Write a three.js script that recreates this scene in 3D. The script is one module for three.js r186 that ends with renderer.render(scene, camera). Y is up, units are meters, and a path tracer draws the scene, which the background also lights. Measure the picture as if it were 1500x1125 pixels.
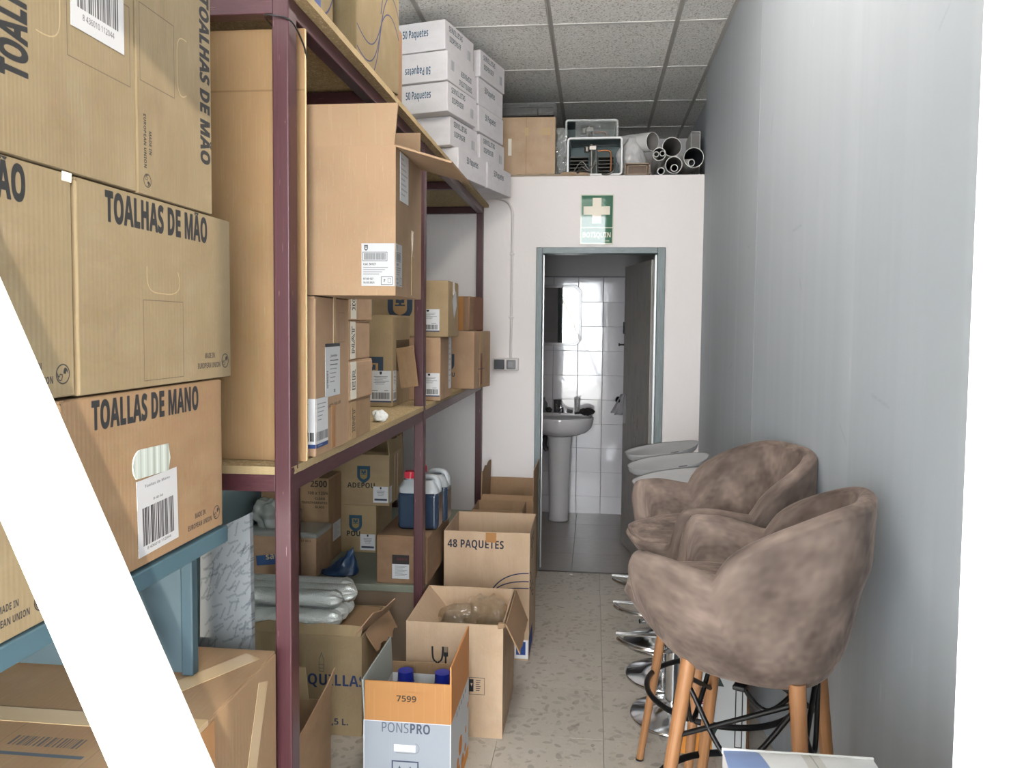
import * as THREE from 'three';
import { RoundedBoxGeometry } from 'three/addons/geometries/RoundedBoxGeometry.js';
import { mergeGeometries } from 'three/addons/utils/BufferGeometryUtils.js';
import { ImprovedNoise } from 'three/addons/math/ImprovedNoise.js';

// ---------------------------------------------------------------- camera, sky, sun, exposure
const scene = new THREE.Scene();
const renderer = new THREE.WebGLRenderer({ antialias: true });
renderer.toneMapping = THREE.LinearToneMapping;
renderer.toneMappingExposure = 1.0;
renderer.shadowMap.enabled = true;
renderer.shadowMap.type = THREE.PCFSoftShadowMap;
const EYE = 1.56, FOCAL = 1127;
const camera = new THREE.PerspectiveCamera(2 * Math.atan(562.5 / FOCAL) * 180 / Math.PI, 1500 / 1125, 0.05, 60);
camera.position.set(0, EYE, 0);
camera.rotation.order = 'YXZ';
camera.rotation.set(-3.0 * Math.PI / 180, 0.10542, 0.010);
camera.setViewOffset(1500, 1125, 0, 24.6, 1500, 1125);
scene.background = new THREE.Color(0.93, 0.97, 1.0);
scene.backgroundIntensity = 18.5;
const sun = new THREE.DirectionalLight(0xfff4e2, 4.0);
{ // direction towards the sun: low, behind the camera and to the right
  const a = 0.635, b = 1.665 - 2.225 * 0.635;
  sun.position.set(a * 8, 1.4 + b * 8, 8 - 1);
  sun.target.position.set(0, 1.4, -1);
  sun.castShadow = true; sun.shadow.radius = 0.6;
  const c = sun.shadow.camera; c.left = -3; c.right = 3; c.top = 3; c.bottom = -3; c.near = 0.1; c.far = 20;
  sun.shadow.mapSize.set(2048, 2048); sun.shadow.bias = -0.0004;
  scene.add(sun, sun.target);
}

const LAMP = 0.8; // each of the four points along a ceiling batten

// ---------------------------------------------------------------- helpers
let seed = 12345;
const rnd = () => { seed = (seed * 1664525 + 1013904223) >>> 0; return seed / 4294967296; };
const rr = (a, b) => a + (b - a) * rnd();
const noise = new ImprovedNoise();
const V = (x, y, z) => new THREE.Vector3(x, y, z);
const used = {};
function numbered(name) { const n = used[name] = (used[name] ?? -1) + 1; return n ? `${name}_${String(n).padStart(3, '0')}` : name; }
function tag(o, label, category, group) { o.userData = { ...o.userData, label, category }; if (group) o.userData.group = group; return o; }
function part(name, geo, mat, parent) {
  const m = new THREE.Mesh(geo, mat); m.name = name; m.castShadow = m.receiveShadow = true; parent.add(m); return m;
}
// things stand at (x, y, depth): depth is metres in front of the camera
function thing(name, label, category, [x, y, d] = [0, 0, 0], turn = 0, group) {
  const o = new THREE.Group(); o.name = numbered(name); scene.add(o); o.position.set(x, y, -d); o.rotation.y = turn;
  return tag(o, label, category, group);
}
function single(name, geo, mat, label, category, [x, y, d] = [0, 0, 0], group) {
  const m = part(numbered(name), geo, mat, scene); m.position.set(x, y, -d); return tag(m, label, category, group);
}
function struct(name, parent) { const o = new THREE.Group(); o.name = name; (parent || scene).add(o); o.userData.kind = 'structure'; return o; }
function clones(o, label) { const c = o.clone(); c.name = numbered(o.name.replace(/_\d{3}$/, '')); c.userData = { ...o.userData }; if (label) c.userData.label = label; scene.add(c); return c; }
const box = (w, h, d, x = 0, y = 0, z = 0) => new THREE.BoxGeometry(w, h, d).translate(x, y, z);
const rbox = (w, h, d, r = 0.004, x = 0, y = 0, z = 0, s = 2) => new RoundedBoxGeometry(w, h, d, s, Math.min(r, w / 2.02, h / 2.02, d / 2.02)).translate(x, y, z);
// a box between two corners, in x, y, depth
const span = (x0, x1, y0, y1, d0, d1, r = 0) => (r ? rbox(x1 - x0, y1 - y0, d1 - d0, r) : new THREE.BoxGeometry(x1 - x0, y1 - y0, d1 - d0)).translate((x0 + x1) / 2, (y0 + y1) / 2, -(d0 + d1) / 2);
const cyl = (r0, r1, h, n = 24, x = 0, y = 0, z = 0, open = false) => new THREE.CylinderGeometry(r0, r1, h, n, 1, open).translate(x, y, z);
const lathe = (pts, n = 40) => new THREE.LatheGeometry(pts.map(([r, y]) => new THREE.Vector2(r, y)), n);
function tube(pts, r, n = 8, seg = 40, closed = false) { return new THREE.TubeGeometry(new THREE.CatmullRomCurve3(pts, closed, 'catmullrom', 0.5), seg, r, n, closed); }
function rod(a, b, r0, r1 = r0, n = 12) {
  const d = b.clone().sub(a), g = new THREE.CylinderGeometry(r1, r0, d.length(), n);
  g.applyQuaternion(new THREE.Quaternion().setFromUnitVectors(V(0, 1, 0), d.clone().normalize()));
  return g.translate(...a.clone().add(b).multiplyScalar(0.5).toArray());
}
function merged(list) { return mergeGeometries(list.map(g => { const k = g.index ? g.toNonIndexed() : g; for (const n of Object.keys(k.attributes)) if (!['position', 'normal', 'uv'].includes(n)) k.deleteAttribute(n); return k; })); }
function gridSurface(nu, nv, fn, closeU = false) { // fn(u, v) -> [x, y, z]
  const pos = [], uv = [], idx = [];
  for (let j = 0; j <= nv; j++) for (let i = 0; i <= nu; i++) { pos.push(...fn(i / nu, j / nv)); uv.push(i / nu, j / nv); }
  for (let j = 0; j < nv; j++) for (let i = 0; i < nu; i++) { const a = j * (nu + 1) + i, b = a + 1, c = a + nu + 1, d = c + 1; idx.push(a, b, d, a, d, c); }
  const g = new THREE.BufferGeometry();
  g.setAttribute('position', new THREE.Float32BufferAttribute(pos, 3)); g.setAttribute('uv', new THREE.Float32BufferAttribute(uv, 2)); g.setIndex(idx); g.computeVertexNormals();
  if (closeU) { const n = g.attributes.normal; for (let j = 0; j <= nv; j++) { const a = j * (nu + 1), b = a + nu, s = V(n.getX(a) + n.getX(b), n.getY(a) + n.getY(b), n.getZ(a) + n.getZ(b)).normalize(); n.setXYZ(a, s.x, s.y, s.z); n.setXYZ(b, s.x, s.y, s.z); } }
  return g;
}
function lumpy(g, amp, freq, off = 0) { const p = g.attributes.position; g.computeVertexNormals(); const n = g.attributes.normal;
  for (let i = 0; i < p.count; i++) { const x = p.getX(i), y = p.getY(i), z = p.getZ(i), k = amp * (noise.noise(x * freq + off, y * freq, z * freq) + 0.5 * noise.noise(x * freq * 2.3, y * freq * 2.3 + off, z * freq * 2.3)); p.setXYZ(i, x + n.getX(i) * k, y + n.getY(i) * k, z + n.getZ(i) * k); }
  g.computeVertexNormals(); return g; }

// ---------------------------------------------------------------- canvases and materials
function canvasTex(w, h, draw) {
  const c = document.createElement('canvas'); c.width = w; c.height = h; const x = c.getContext('2d'); draw(x, w, h);
  const t = new THREE.CanvasTexture(c); t.colorSpace = THREE.SRGBColorSpace; t.anisotropy = 8; t.wrapS = t.wrapT = THREE.RepeatWrapping; return t;
}
function dataTex(n, fn, srgb = false) { // fn(x, y) -> grey 0..1 or [r, g, b] 0..1
  const d = new Uint8Array(n * n * 4);
  for (let y = 0; y < n; y++) for (let x = 0; x < n; x++) { const v = fn(x / n, y / n), k = (y * n + x) * 4; for (let i = 0; i < 3; i++) d[k + i] = 255 * Math.min(1, Math.max(0, v.length ? v[i] : v)); d[k + 3] = 255; }
  const t = new THREE.DataTexture(d, n, n); t.wrapS = t.wrapT = THREE.RepeatWrapping; t.magFilter = THREE.LinearFilter; t.minFilter = THREE.LinearMipmapLinearFilter; t.generateMipmaps = true;
  if (srgb) t.colorSpace = THREE.SRGBColorSpace; t.needsUpdate = true; return t;
}
// noise that repeats over the unit square
function tnoise(x, y, f, s = 0) { const p = (u, v) => noise.noise(u * f + s, v * f + s * 1.7, s * 3.1); return p(x, y) * (1 - x) * (1 - y) + p(x - 1, y) * x * (1 - y) + p(x, y - 1) * (1 - x) * y + p(x - 1, y - 1) * x * y; }
const std = (color, rough = 0.8, o = {}) => new THREE.MeshStandardMaterial({ color, roughness: rough, ...o });
const phys = (color, rough = 0.5, o = {}) => new THREE.MeshPhysicalMaterial({ color, roughness: rough, ...o });
function grain(x, w, h, tone, strength = 1) { // kraft paper: tone, mottling, fibres and faint flutes
  x.fillStyle = tone; x.fillRect(0, 0, w, h);
  for (let i = 0; i < 60; i++) { const g = x.createRadialGradient(0, 0, 0, 0, 0, 1); const l = rnd() < 0.5; g.addColorStop(0, l ? `rgba(255,240,210,${0.035 * strength})` : `rgba(60,35,15,${0.035 * strength})`); g.addColorStop(1, 'rgba(0,0,0,0)');
    x.save(); x.translate(rnd() * w, rnd() * h); x.scale(w * rr(0.06, 0.25), h * rr(0.06, 0.3)); x.fillStyle = g; x.fillRect(-1, -1, 2, 2); x.restore(); }
  for (let i = 0; i < w * 1.4; i++) { x.fillStyle = rnd() < 0.5 ? `rgba(255,245,220,${0.05 * strength})` : `rgba(70,40,15,${0.05 * strength})`; x.fillRect(rnd() * w, rnd() * h, 1, rr(4, h * 0.12)); }
  for (let i = 0; i < w * 2; i++) { x.fillStyle = `rgba(80,50,20,${0.10 * strength * rnd()})`; x.fillRect(rnd() * w, rnd() * h, rr(1, 3), 1); }
}
const flute = dataTex(128, (x, y) => 0.5 + 0.3 * Math.cos(x * Math.PI * 2 * 16) + 0.2 * tnoise(x, y, 16, 3));
const fluteRepeat = flute.clone(); fluteRepeat.repeat.set(3, 3); fluteRepeat.needsUpdate = true;
const paperMat = (map) => std(0xffffff, 0.86, { map, bumpMap: fluteRepeat, bumpScale: 0.0002 });
const TONES = { stack: '#7e6f55', kraft: '#91755a', rosy: '#a18263', pale: '#bfa58a', amber: '#a5876a', brown: '#96785a', olive: '#9c8766', dusk: '#6e5f44', tan: '#84694e', dark: '#86684f', white: '#d9d6d9' };
const kraft = {};
function kraftMat(tone) { return kraft[tone] ??= paperMat(canvasTex(384, 384, (x, w, h) => grain(x, w, h, TONES[tone] || tone, tone === 'white' ? 0.35 : 1))); }
const edgeMat = std('#d9bd92', 0.9);
function txt(x, s, px, py, size, o = {}) {
  x.save(); x.translate(px, py); x.rotate(o.rot || 0); x.scale(o.sx ?? 1, 1); x.font = `${o.weight ?? 'bold'} ${size}px ${o.font ?? 'sans-serif'}`; x.textAlign = o.align ?? 'center'; x.textBaseline = 'middle';
  if (o.stroke) { x.strokeStyle = o.color ?? '#222'; x.lineWidth = o.stroke; x.strokeText(s, 0, 0); } else { x.fillStyle = x.strokeStyle = o.color ?? '#1a1c1f'; x.fillText(s, 0, 0); if (o.heavy) { x.lineWidth = size * o.heavy; x.lineJoin = 'round'; x.strokeText(s, 0, 0); } }
  x.restore();
}
function fit(x, s, cx, cy, size, width, o = {}) { x.save(); x.font = `${o.weight ?? 'bold'} ${size * 1000}px ${o.font ?? 'sans-serif'}`; const w = x.measureText(s).width / 1000; x.restore(); txt(x, s, cx, cy, size, { ...o, sx: width / w }); }
function bars(x, px, py, w, h, n = 34, color = '#1c1c20') { x.fillStyle = color; let u = 0; while (u < w) { const b = rr(0.4, 1.8) * w / n / 1.6; x.fillRect(px + u, py, b, h); u += b + rr(0.5, 1.7) * w / n / 1.6; } }
function greenDot(x, cx, cy, r, color = '#2a2c2e') {
  x.save(); x.translate(cx, cy); x.strokeStyle = x.fillStyle = color; x.lineWidth = r * 0.12; x.beginPath(); x.arc(0, 0, r, 0, 7); x.stroke();
  for (const k of [0, 1]) { x.save(); x.rotate(k * Math.PI); x.beginPath(); x.moveTo(r * 0.1, -r * 0.05); x.bezierCurveTo(r * 0.05, -r * 0.95, r * 0.8, -r * 0.8, r * 0.82, r * 0.05); x.bezierCurveTo(r * 0.6, -r * 0.4, r * 0.5, -r * 0.35, r * 0.45, r * 0.0); x.closePath(); if (k) { x.lineWidth = r * 0.09; x.stroke(); } else x.fill(); x.restore(); }
  x.restore();
}
function shield(x, cx, cy, s, color = '#2f4257', inner = '#a98c66') { // crest: u-shaped shield with a small building inside
  x.save(); x.translate(cx, cy); x.scale(s, s); x.fillStyle = color; x.beginPath(); x.moveTo(-0.5, -0.62); x.lineTo(0.5, -0.62); x.lineTo(0.5, 0.1); x.bezierCurveTo(0.5, 0.45, 0.2, 0.55, 0, 0.72); x.bezierCurveTo(-0.2, 0.55, -0.5, 0.45, -0.5, 0.1); x.fill();
  x.fillStyle = inner; x.beginPath(); x.moveTo(-0.28, -0.36); x.lineTo(0.28, -0.36); x.lineTo(0.28, 0.12); x.bezierCurveTo(0.28, 0.32, 0.1, 0.36, 0, 0.4); x.bezierCurveTo(-0.1, 0.36, -0.28, 0.32, -0.28, 0.12); x.fill();
  x.fillStyle = color; x.fillRect(-0.17, -0.3, 0.12, 0.22); x.fillRect(0.05, -0.3, 0.12, 0.22); x.fillRect(-0.05, -0.2, 0.1, 0.2); x.fillRect(-0.2, -0.02, 0.4, 0.05); x.restore();
}
function waves(x, pts, lw, color = '#23294a') { x.strokeStyle = color; x.lineWidth = lw; for (const p of pts) { x.beginPath(); x.moveTo(p[0], p[1]); x.bezierCurveTo(p[2], p[3], p[4], p[5], p[6], p[7]); x.stroke(); } }
const stickers = { // paper labels
  barcode: canvasTex(128, 224, (x, w, h) => { x.fillStyle = '#f1f1f2'; x.fillRect(0, 0, w, h); txt(x, 'Toallas de Mano', 64, 22, 11, { weight: 'normal' }); txt(x, 'B-40-44', 64, 68, 9, { weight: 'normal' }); bars(x, 14, 84, 100, 112, 30); txt(x, '8 436010 112044', 64, 207, 10, { weight: 'normal' }); }),
  crest: canvasTex(128, 192, (x, w, h) => { x.fillStyle = '#ecedf0'; x.fillRect(0, 0, w, h); shield(x, 64, 14, 14, '#22262e', '#22262e'); for (let i = 0; i < 6; i++) { x.fillStyle = '#7d828c'; x.fillRect(22 + (i % 2) * 8, 34 + i * 9, 84 - (i % 3) * 14, 3); } x.fillStyle = '#8a8f98'; x.fillRect(10, 118, 36, 5); x.fillRect(84, 118, 26, 5); bars(x, 12, 132, 104, 40, 34); x.fillStyle = '#3d4a68'; x.fillRect(0, 182, w, 10); }),
  blue: canvasTex(128, 224, (x, w, h) => { x.fillStyle = '#f0f0f2'; x.fillRect(0, 0, w, h); for (let i = 0; i < 5; i++) { x.fillStyle = '#8f949c'; x.fillRect(14, 24 + i * 18, 90 - i * 12, 4); } bars(x, 10, 152, 108, 40, 20); x.fillStyle = '#2e4a86'; x.fillRect(0, 206, w, 18); x.fillStyle = '#8ea6d8'; x.fillRect(16, 212, 50, 5); }),
  ship: canvasTex(160, 176, (x, w, h) => { x.fillStyle = '#f0f0f0'; x.fillRect(0, 0, w, h); shield(x, 22, 18, 18, '#3a3a40', '#f0f0f0'); x.strokeStyle = '#333'; x.lineWidth = 2; x.strokeRect(6, 36, 118, 36); bars(x, 12, 40, 106, 28, 60, '#55565a'); txt(x, 'Cod. 50127', 8, 86, 12, { align: 'left' }); for (let i = 0; i < 4; i++) { x.fillStyle = '#9a9a9e'; x.fillRect(8, 98 + i * 9, 120 - i * 14, 3); } txt(x, '67-50-127', 8, 146, 11, { align: 'left' }); txt(x, '16-03-2021', 8, 162, 11, { align: 'left' }); x.strokeRect(96, 138, 54, 32); txt(x, 'F', 112, 154, 16); x.lineWidth = 1; x.strokeRect(128, 144, 14, 18); }),
  list: canvasTex(96, 224, (x, w, h) => { x.fillStyle = '#e9eaec'; x.fillRect(0, 0, w, h); x.fillStyle = '#2d2f36'; x.fillRect(0, 0, w, 14); txt(x, 'Jumbo', 56, 52, 14); for (let i = 0; i < 6; i++) { x.fillStyle = i < 2 ? '#34363c' : '#8b8d92'; x.fillRect(30, 70 + i * 18, 54 - i * 5, 4); } txt(x, 'DETERGENTE', 14, 150, 12, { rot: -Math.PI / 2 }); x.fillRect(54, 196, 10, 14); }),
  small: canvasTex(128, 128, (x, w, h) => { x.fillStyle = '#ebecee'; x.fillRect(0, 0, w, h); shield(x, 64, 12, 14, '#33383f', '#33383f'); for (let i = 0; i < 4; i++) { x.fillStyle = '#a3a8b2'; x.fillRect(28 + i * 4, 32 + i * 12, 72 - i * 8, 5); } x.fillStyle = '#55627d'; x.fillRect(10, 96, 108, 16); bars(x, 12, 96, 104, 10, 30); }),
  plain: canvasTex(64, 96, (x, w, h) => { x.fillStyle = '#e6e7ea'; x.fillRect(0, 0, w, h); for (let i = 0; i < 8; i++) { x.fillStyle = '#b4b6bc'; x.fillRect(8, 10 + i * 10, 20 + ((i * 37) % 28), 3); } }),
  black: canvasTex(128, 160, (x, w, h) => { x.fillStyle = '#d9dbdd'; x.fillRect(0, 0, w, h); x.fillStyle = '#241d1c'; x.fillRect(0, 0, w, 62); txt(x, 'MAFER', 74, 30, 24, { color: '#6d2326' }); for (let i = 0; i < 8; i++) { x.fillStyle = '#8d8f94'; x.fillRect(20, 74 + i * 9, 92 - (i % 3) * 16, 3); } }),
};
const labelMats = Object.fromEntries(Object.entries(stickers).map(([k, t]) => [k, std('#dadada', 0.45, { map: t })]));
const codeMat = std('#b4b5b8', 0.5, { map: stickers.barcode });
const shipMat = std('#a9a9aa', 0.5, { map: stickers.ship });
const tapeMat = phys('#a97848', 0.25, { clearcoat: 0.6, clearcoatRoughness: 0.15 });
const clearTape = phys('#c9ad86', 0.16, { clearcoat: 1, clearcoatRoughness: 0.08 });

// a carton's local frame: base centre; +z faces the camera, +x the aisle
const FACES = {
  front: { n: 2, place: (m, w, h, d) => m.position.z += d / 2, size: (w, h, d) => [w, h], rot: [0, 0, 0] },
  right: { n: 0, size: (w, h, d) => [d, h], rot: [0, Math.PI / 2, 0] },
  left: { n: 0, size: (w, h, d) => [d, h], rot: [0, -Math.PI / 2, 0] },
  top: { n: 1, size: (w, h, d) => [w, d], rot: [-Math.PI / 2, 0, 0] },
};
// puts a flat sheet on a face; u, v from the face's centre (u right, v up), metres
function onFace(o, face, name, sw, sh, u, v, mat, lift = 0.0008, thick = 0.0008, tilt = 0) {
  const { w, h, d } = o.dims, g = thick ? new THREE.BoxGeometry(sw, sh, thick) : new THREE.PlaneGeometry(sw, sh);
  g.rotateZ(tilt); g.translate(u, v, lift);
  const m = new THREE.Matrix4();
  if (face === 'front') m.makeTranslation(0, h / 2, d / 2);
  else if (face === 'right') m.makeRotationY(Math.PI / 2).setPosition(w / 2, h / 2, 0);
  else if (face === 'left') m.makeRotationY(-Math.PI / 2).setPosition(-w / 2, h / 2, 0);
  else m.makeRotationX(-Math.PI / 2).setPosition(0, h, 0);
  g.applyMatrix4(m); return part(name, g, mat, o);
}
function printed(o, face, draw, res = 640) { // a printed face: the same board with its print
  const { w, h, d } = o.dims, [fw, fh] = FACES[face].size(w, h, d), k = res / Math.max(fw, fh), pw = Math.round(fw * k), ph = Math.round(fh * k);
  const t = canvasTex(pw, ph, (x) => { grain(x, pw, ph, TONES[o.tone] || o.tone, o.tone === 'white' ? 0.35 : 1); x.save(); x.scale(k, k); draw(x, fw, fh); x.restore(); });
  return onFace(o, face, 'printed_panel', fw - 0.006, fh - 0.004, 0, 0, paperMat(t), 0.0004, 0);
}
function shell(o, t = 0.005) {
  const { w, h, d } = o.dims;
  return merged([box(w, h, t, 0, h / 2, d / 2 - t / 2), box(w, h, t, 0, h / 2, -d / 2 + t / 2), box(t, h, d - 2 * t, w / 2 - t / 2, h / 2, 0), box(t, h, d - 2 * t, -w / 2 + t / 2, h / 2, 0), box(w - 2 * t, t, d - 2 * t, 0, t / 2, 0)]);
}
function flapShape(w, len, flare = 0, ragged = 0) {
  const s = new THREE.Shape(); s.moveTo(-w / 2, 0); s.lineTo(w / 2, 0); s.lineTo(w / 2 + flare, len);
  if (ragged) for (let i = 1; i < 9; i++) s.lineTo(w / 2 + flare - (w + 2 * flare) * i / 9, len + rr(-ragged, ragged));
  s.lineTo(-w / 2 - flare, len); s.closePath();
  return new THREE.ExtrudeGeometry(s, { depth: 0.004, bevelEnabled: true, bevelThickness: 0.0006, bevelSize: 0.0006, bevelSegments: 1 }).translate(0, 0, -0.002);
}
function flap(o, side, len, angle, { flare = 0, ragged = 0, mat, twist = 0 } = {}) { // angle 0 stands up, positive folds outwards
  const { w, h, d } = o.dims, wide = side === 'front' || side === 'back' ? w : d, g = flapShape(wide - 0.008, len, flare, ragged);
  g.rotateZ(twist); g.rotateX(angle);
  g.rotateY({ front: 0, back: Math.PI, right: Math.PI / 2, left: -Math.PI / 2 }[side]);
  const at = { front: [0, h, d / 2 - 0.0025], back: [0, h, -d / 2 + 0.0025], right: [w / 2 - 0.0025, h, 0], left: [-w / 2 + 0.0025, h, 0] }[side];
  const m = part('flap', g, mat || kraftMat(o.tone), o); m.position.set(...at); return m;
}
function carton(name, label, [x0, x1], [y0, y1], [d0, d1], tone, o = {}) {
  const w = x1 - x0, h = y1 - y0, d = d1 - d0, g = thing(name, label, o.category ?? 'box', [(x0 + x1) / 2, y0, (d0 + d1) / 2], o.turn ?? 0, o.group);
  g.dims = { w, h, d }; g.tone = tone;
  if (o.open) part('body', shell(g), kraftMat(tone), g);
  else {
    part('body', rbox(w, h - 0.004, d, 0.005, 0, (h - 0.004) / 2, 0), kraftMat(tone), g);
    for (const s of [-1, 1]) part('flap', rbox(w - 0.004, 0.005, d / 2 - 0.003, 0.0015, 0, h - 0.0025, s * (d / 4 - 0.0005), 1), kraftMat(tone), g);
    if (o.tape) part('tape', merged([box(w + 0.001, 0.0006, 0.05, 0, h + 0.0003, 0), box(0.0006, 0.06, 0.05, w / 2 + 0.0003, h - 0.03, 0)]), o.tape === 'clear' ? clearTape : tapeMat, g);
  }
  return g;
}

// ---------------------------------------------------------------- the setting
const plaster = dataTex(256, (x, y) => 0.5 + 0.35 * tnoise(x, y, 12) + 0.2 * tnoise(x, y, 40, 5));
const rep = (t, u, v) => { const c = t.clone(); c.repeat.set(u, v); c.needsUpdate = true; return c; };
const wallPaint = (c, r = 0.75) => std(c, r, { bumpMap: rep(plaster, 3, 3), bumpScale: 0.0012 });
const streaks = canvasTex(512, 512, (x, w, h) => { x.fillStyle = '#a3a9b0'; x.fillRect(0, 0, w, h); for (let i = 0; i < 500; i++) { x.fillStyle = rnd() < 0.5 ? 'rgba(255,255,255,0.012)' : 'rgba(90,95,105,0.010)'; x.fillRect(rnd() * w, rnd() * h, rr(2, 14), rr(60, 400)); }
  for (let i = 0; i < 26; i++) { x.fillStyle = `rgba(245,245,245,${rr(0.06, 0.2)})`; x.fillRect(rnd() * w, rnd() * h, rr(0.6, 1.1), rr(3, 12)); } for (let i = 0; i < 14; i++) { x.strokeStyle = 'rgba(110,112,118,0.22)'; x.lineWidth = 1; x.beginPath(); const a = rnd() * w, b = rnd() * h; x.moveTo(a, b); x.lineTo(a + rr(-14, 24), b + rr(-30, 10)); x.stroke(); } });
const rightMat = std(0xffffff, 0.62, { map: streaks, bumpMap: rep(plaster, 3, 3), bumpScale: 0.0012 });
const whiteWall = wallPaint('#efe9e8'), tealWall = wallPaint('#8fa9b0'), jambWhite = wallPaint('#f4f4f2', 0.6), plainWhite = wallPaint('#e4e2e2');
const Z_BACK = 4.868, Z_BATH = 6.44, CEIL = 3.11, X_R = 0.66, X_L = -1.6, LOFT = 2.505;
{ // floors: terrazzo tiles in the store, grey tiles in the washroom, concrete outside
  const f = struct('floor'); part('screed', span(-3.5, 3.5, -0.14, -0.022, -9, 6.7), std('#8a8783', 0.9), f);
  const terrazzo = (k) => canvasTex(512, 512, (x, w, h) => { x.fillStyle = '#bbb4aa'; x.fillRect(0, 0, w, h);
    for (let i = 0; i < 900; i++) { x.fillStyle = `rgba(${rnd() < 0.5 ? '205,200,190' : '120,112,102'},0.25)`; x.fillRect(rnd() * w, rnd() * h, rr(1, 5), rr(1, 5)); }
    const cols = ['#8b8378', '#7c746b', '#9a9288', '#bdb6aa', '#746a60', '#a49a8c', '#c4bfb4'];
    for (let i = 0; i < 170; i++) { x.save(); x.translate(rnd() * w, rnd() * h); x.rotate(rnd() * 6.3); x.fillStyle = cols[Math.floor(rnd() * 7)]; x.globalAlpha = rr(0.18, 0.45); const a = rr(6, 32), b = a * rr(0.35, 0.75); x.beginPath(); for (let j = 0; j < 7; j++) { const t = j / 7 * 6.283, q = rr(0.75, 1.1); x.lineTo(Math.cos(t) * a * q, Math.sin(t) * b * q); } x.closePath(); x.fill(); x.restore(); } });
  const tm = [0, 1, 2].map(k => { const m = std('#ffffff', 0.42, { map: terrazzo(k) }); m.color.setScalar(1 - 0.03 * k); return m; });
  const tile = rbox(0.399, 0.022, 0.399, 0.0012, 0, -0.011, 0, 1);
  for (let i = -4; i < 2; i++) for (let j = 0; j < 12; j++) { const m = part('floor_tile', tile, tm[Math.floor(rnd() * 3)], f); m.position.set(0.26 + i * 0.4, 0, -(0.26 + j * 0.4)); m.rotation.y = Math.floor(rnd() * 4) * Math.PI / 2; }
  const gt = canvasTex(256, 256, (x, w, h) => { x.fillStyle = '#8b8682'; x.fillRect(0, 0, w, h); for (let i = 0; i < 700; i++) { x.fillStyle = rnd() < 0.5 ? 'rgba(170,165,160,0.10)' : 'rgba(70,66,62,0.10)'; x.fillRect(rnd() * w, rnd() * h, rr(4, 40), rr(1, 4)); } });
  const gm = std(0xffffff, 0.3, { map: gt }), gtile = rbox(0.398, 0.022, 0.398, 0.0015, 0, -0.011, 0, 1);
  for (let i = -2; i < 2; i++) for (let j = 0; j < 4; j++) part('floor_tile', gtile, gm, f).position.set(0.11 + i * 0.4 - 0.03, 0, -(5.06 + j * 0.4));
  part('threshold_strip', span(-0.36, 0.42, -0.02, 0.004, 4.845, 4.862), std('#4c4844', 0.4, { metalness: 0.5 }), f);
  part('paint_fleck', lumpy(rbox(0.02, 0.006, 0.012, 0.003), 0.002, 90), std('#e8e6e2', 0.6), f).position.set(-0.12, 0.003, -4.80);
  const out = struct('pavement'); part('pavement_slab', span(-6, 6, -0.03, -0.001, -9, 0.06), std('#cbc8c2', 0.85, { bumpMap: rep(plaster, 10, 10), bumpScale: 0.002 }), out);
}
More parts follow.
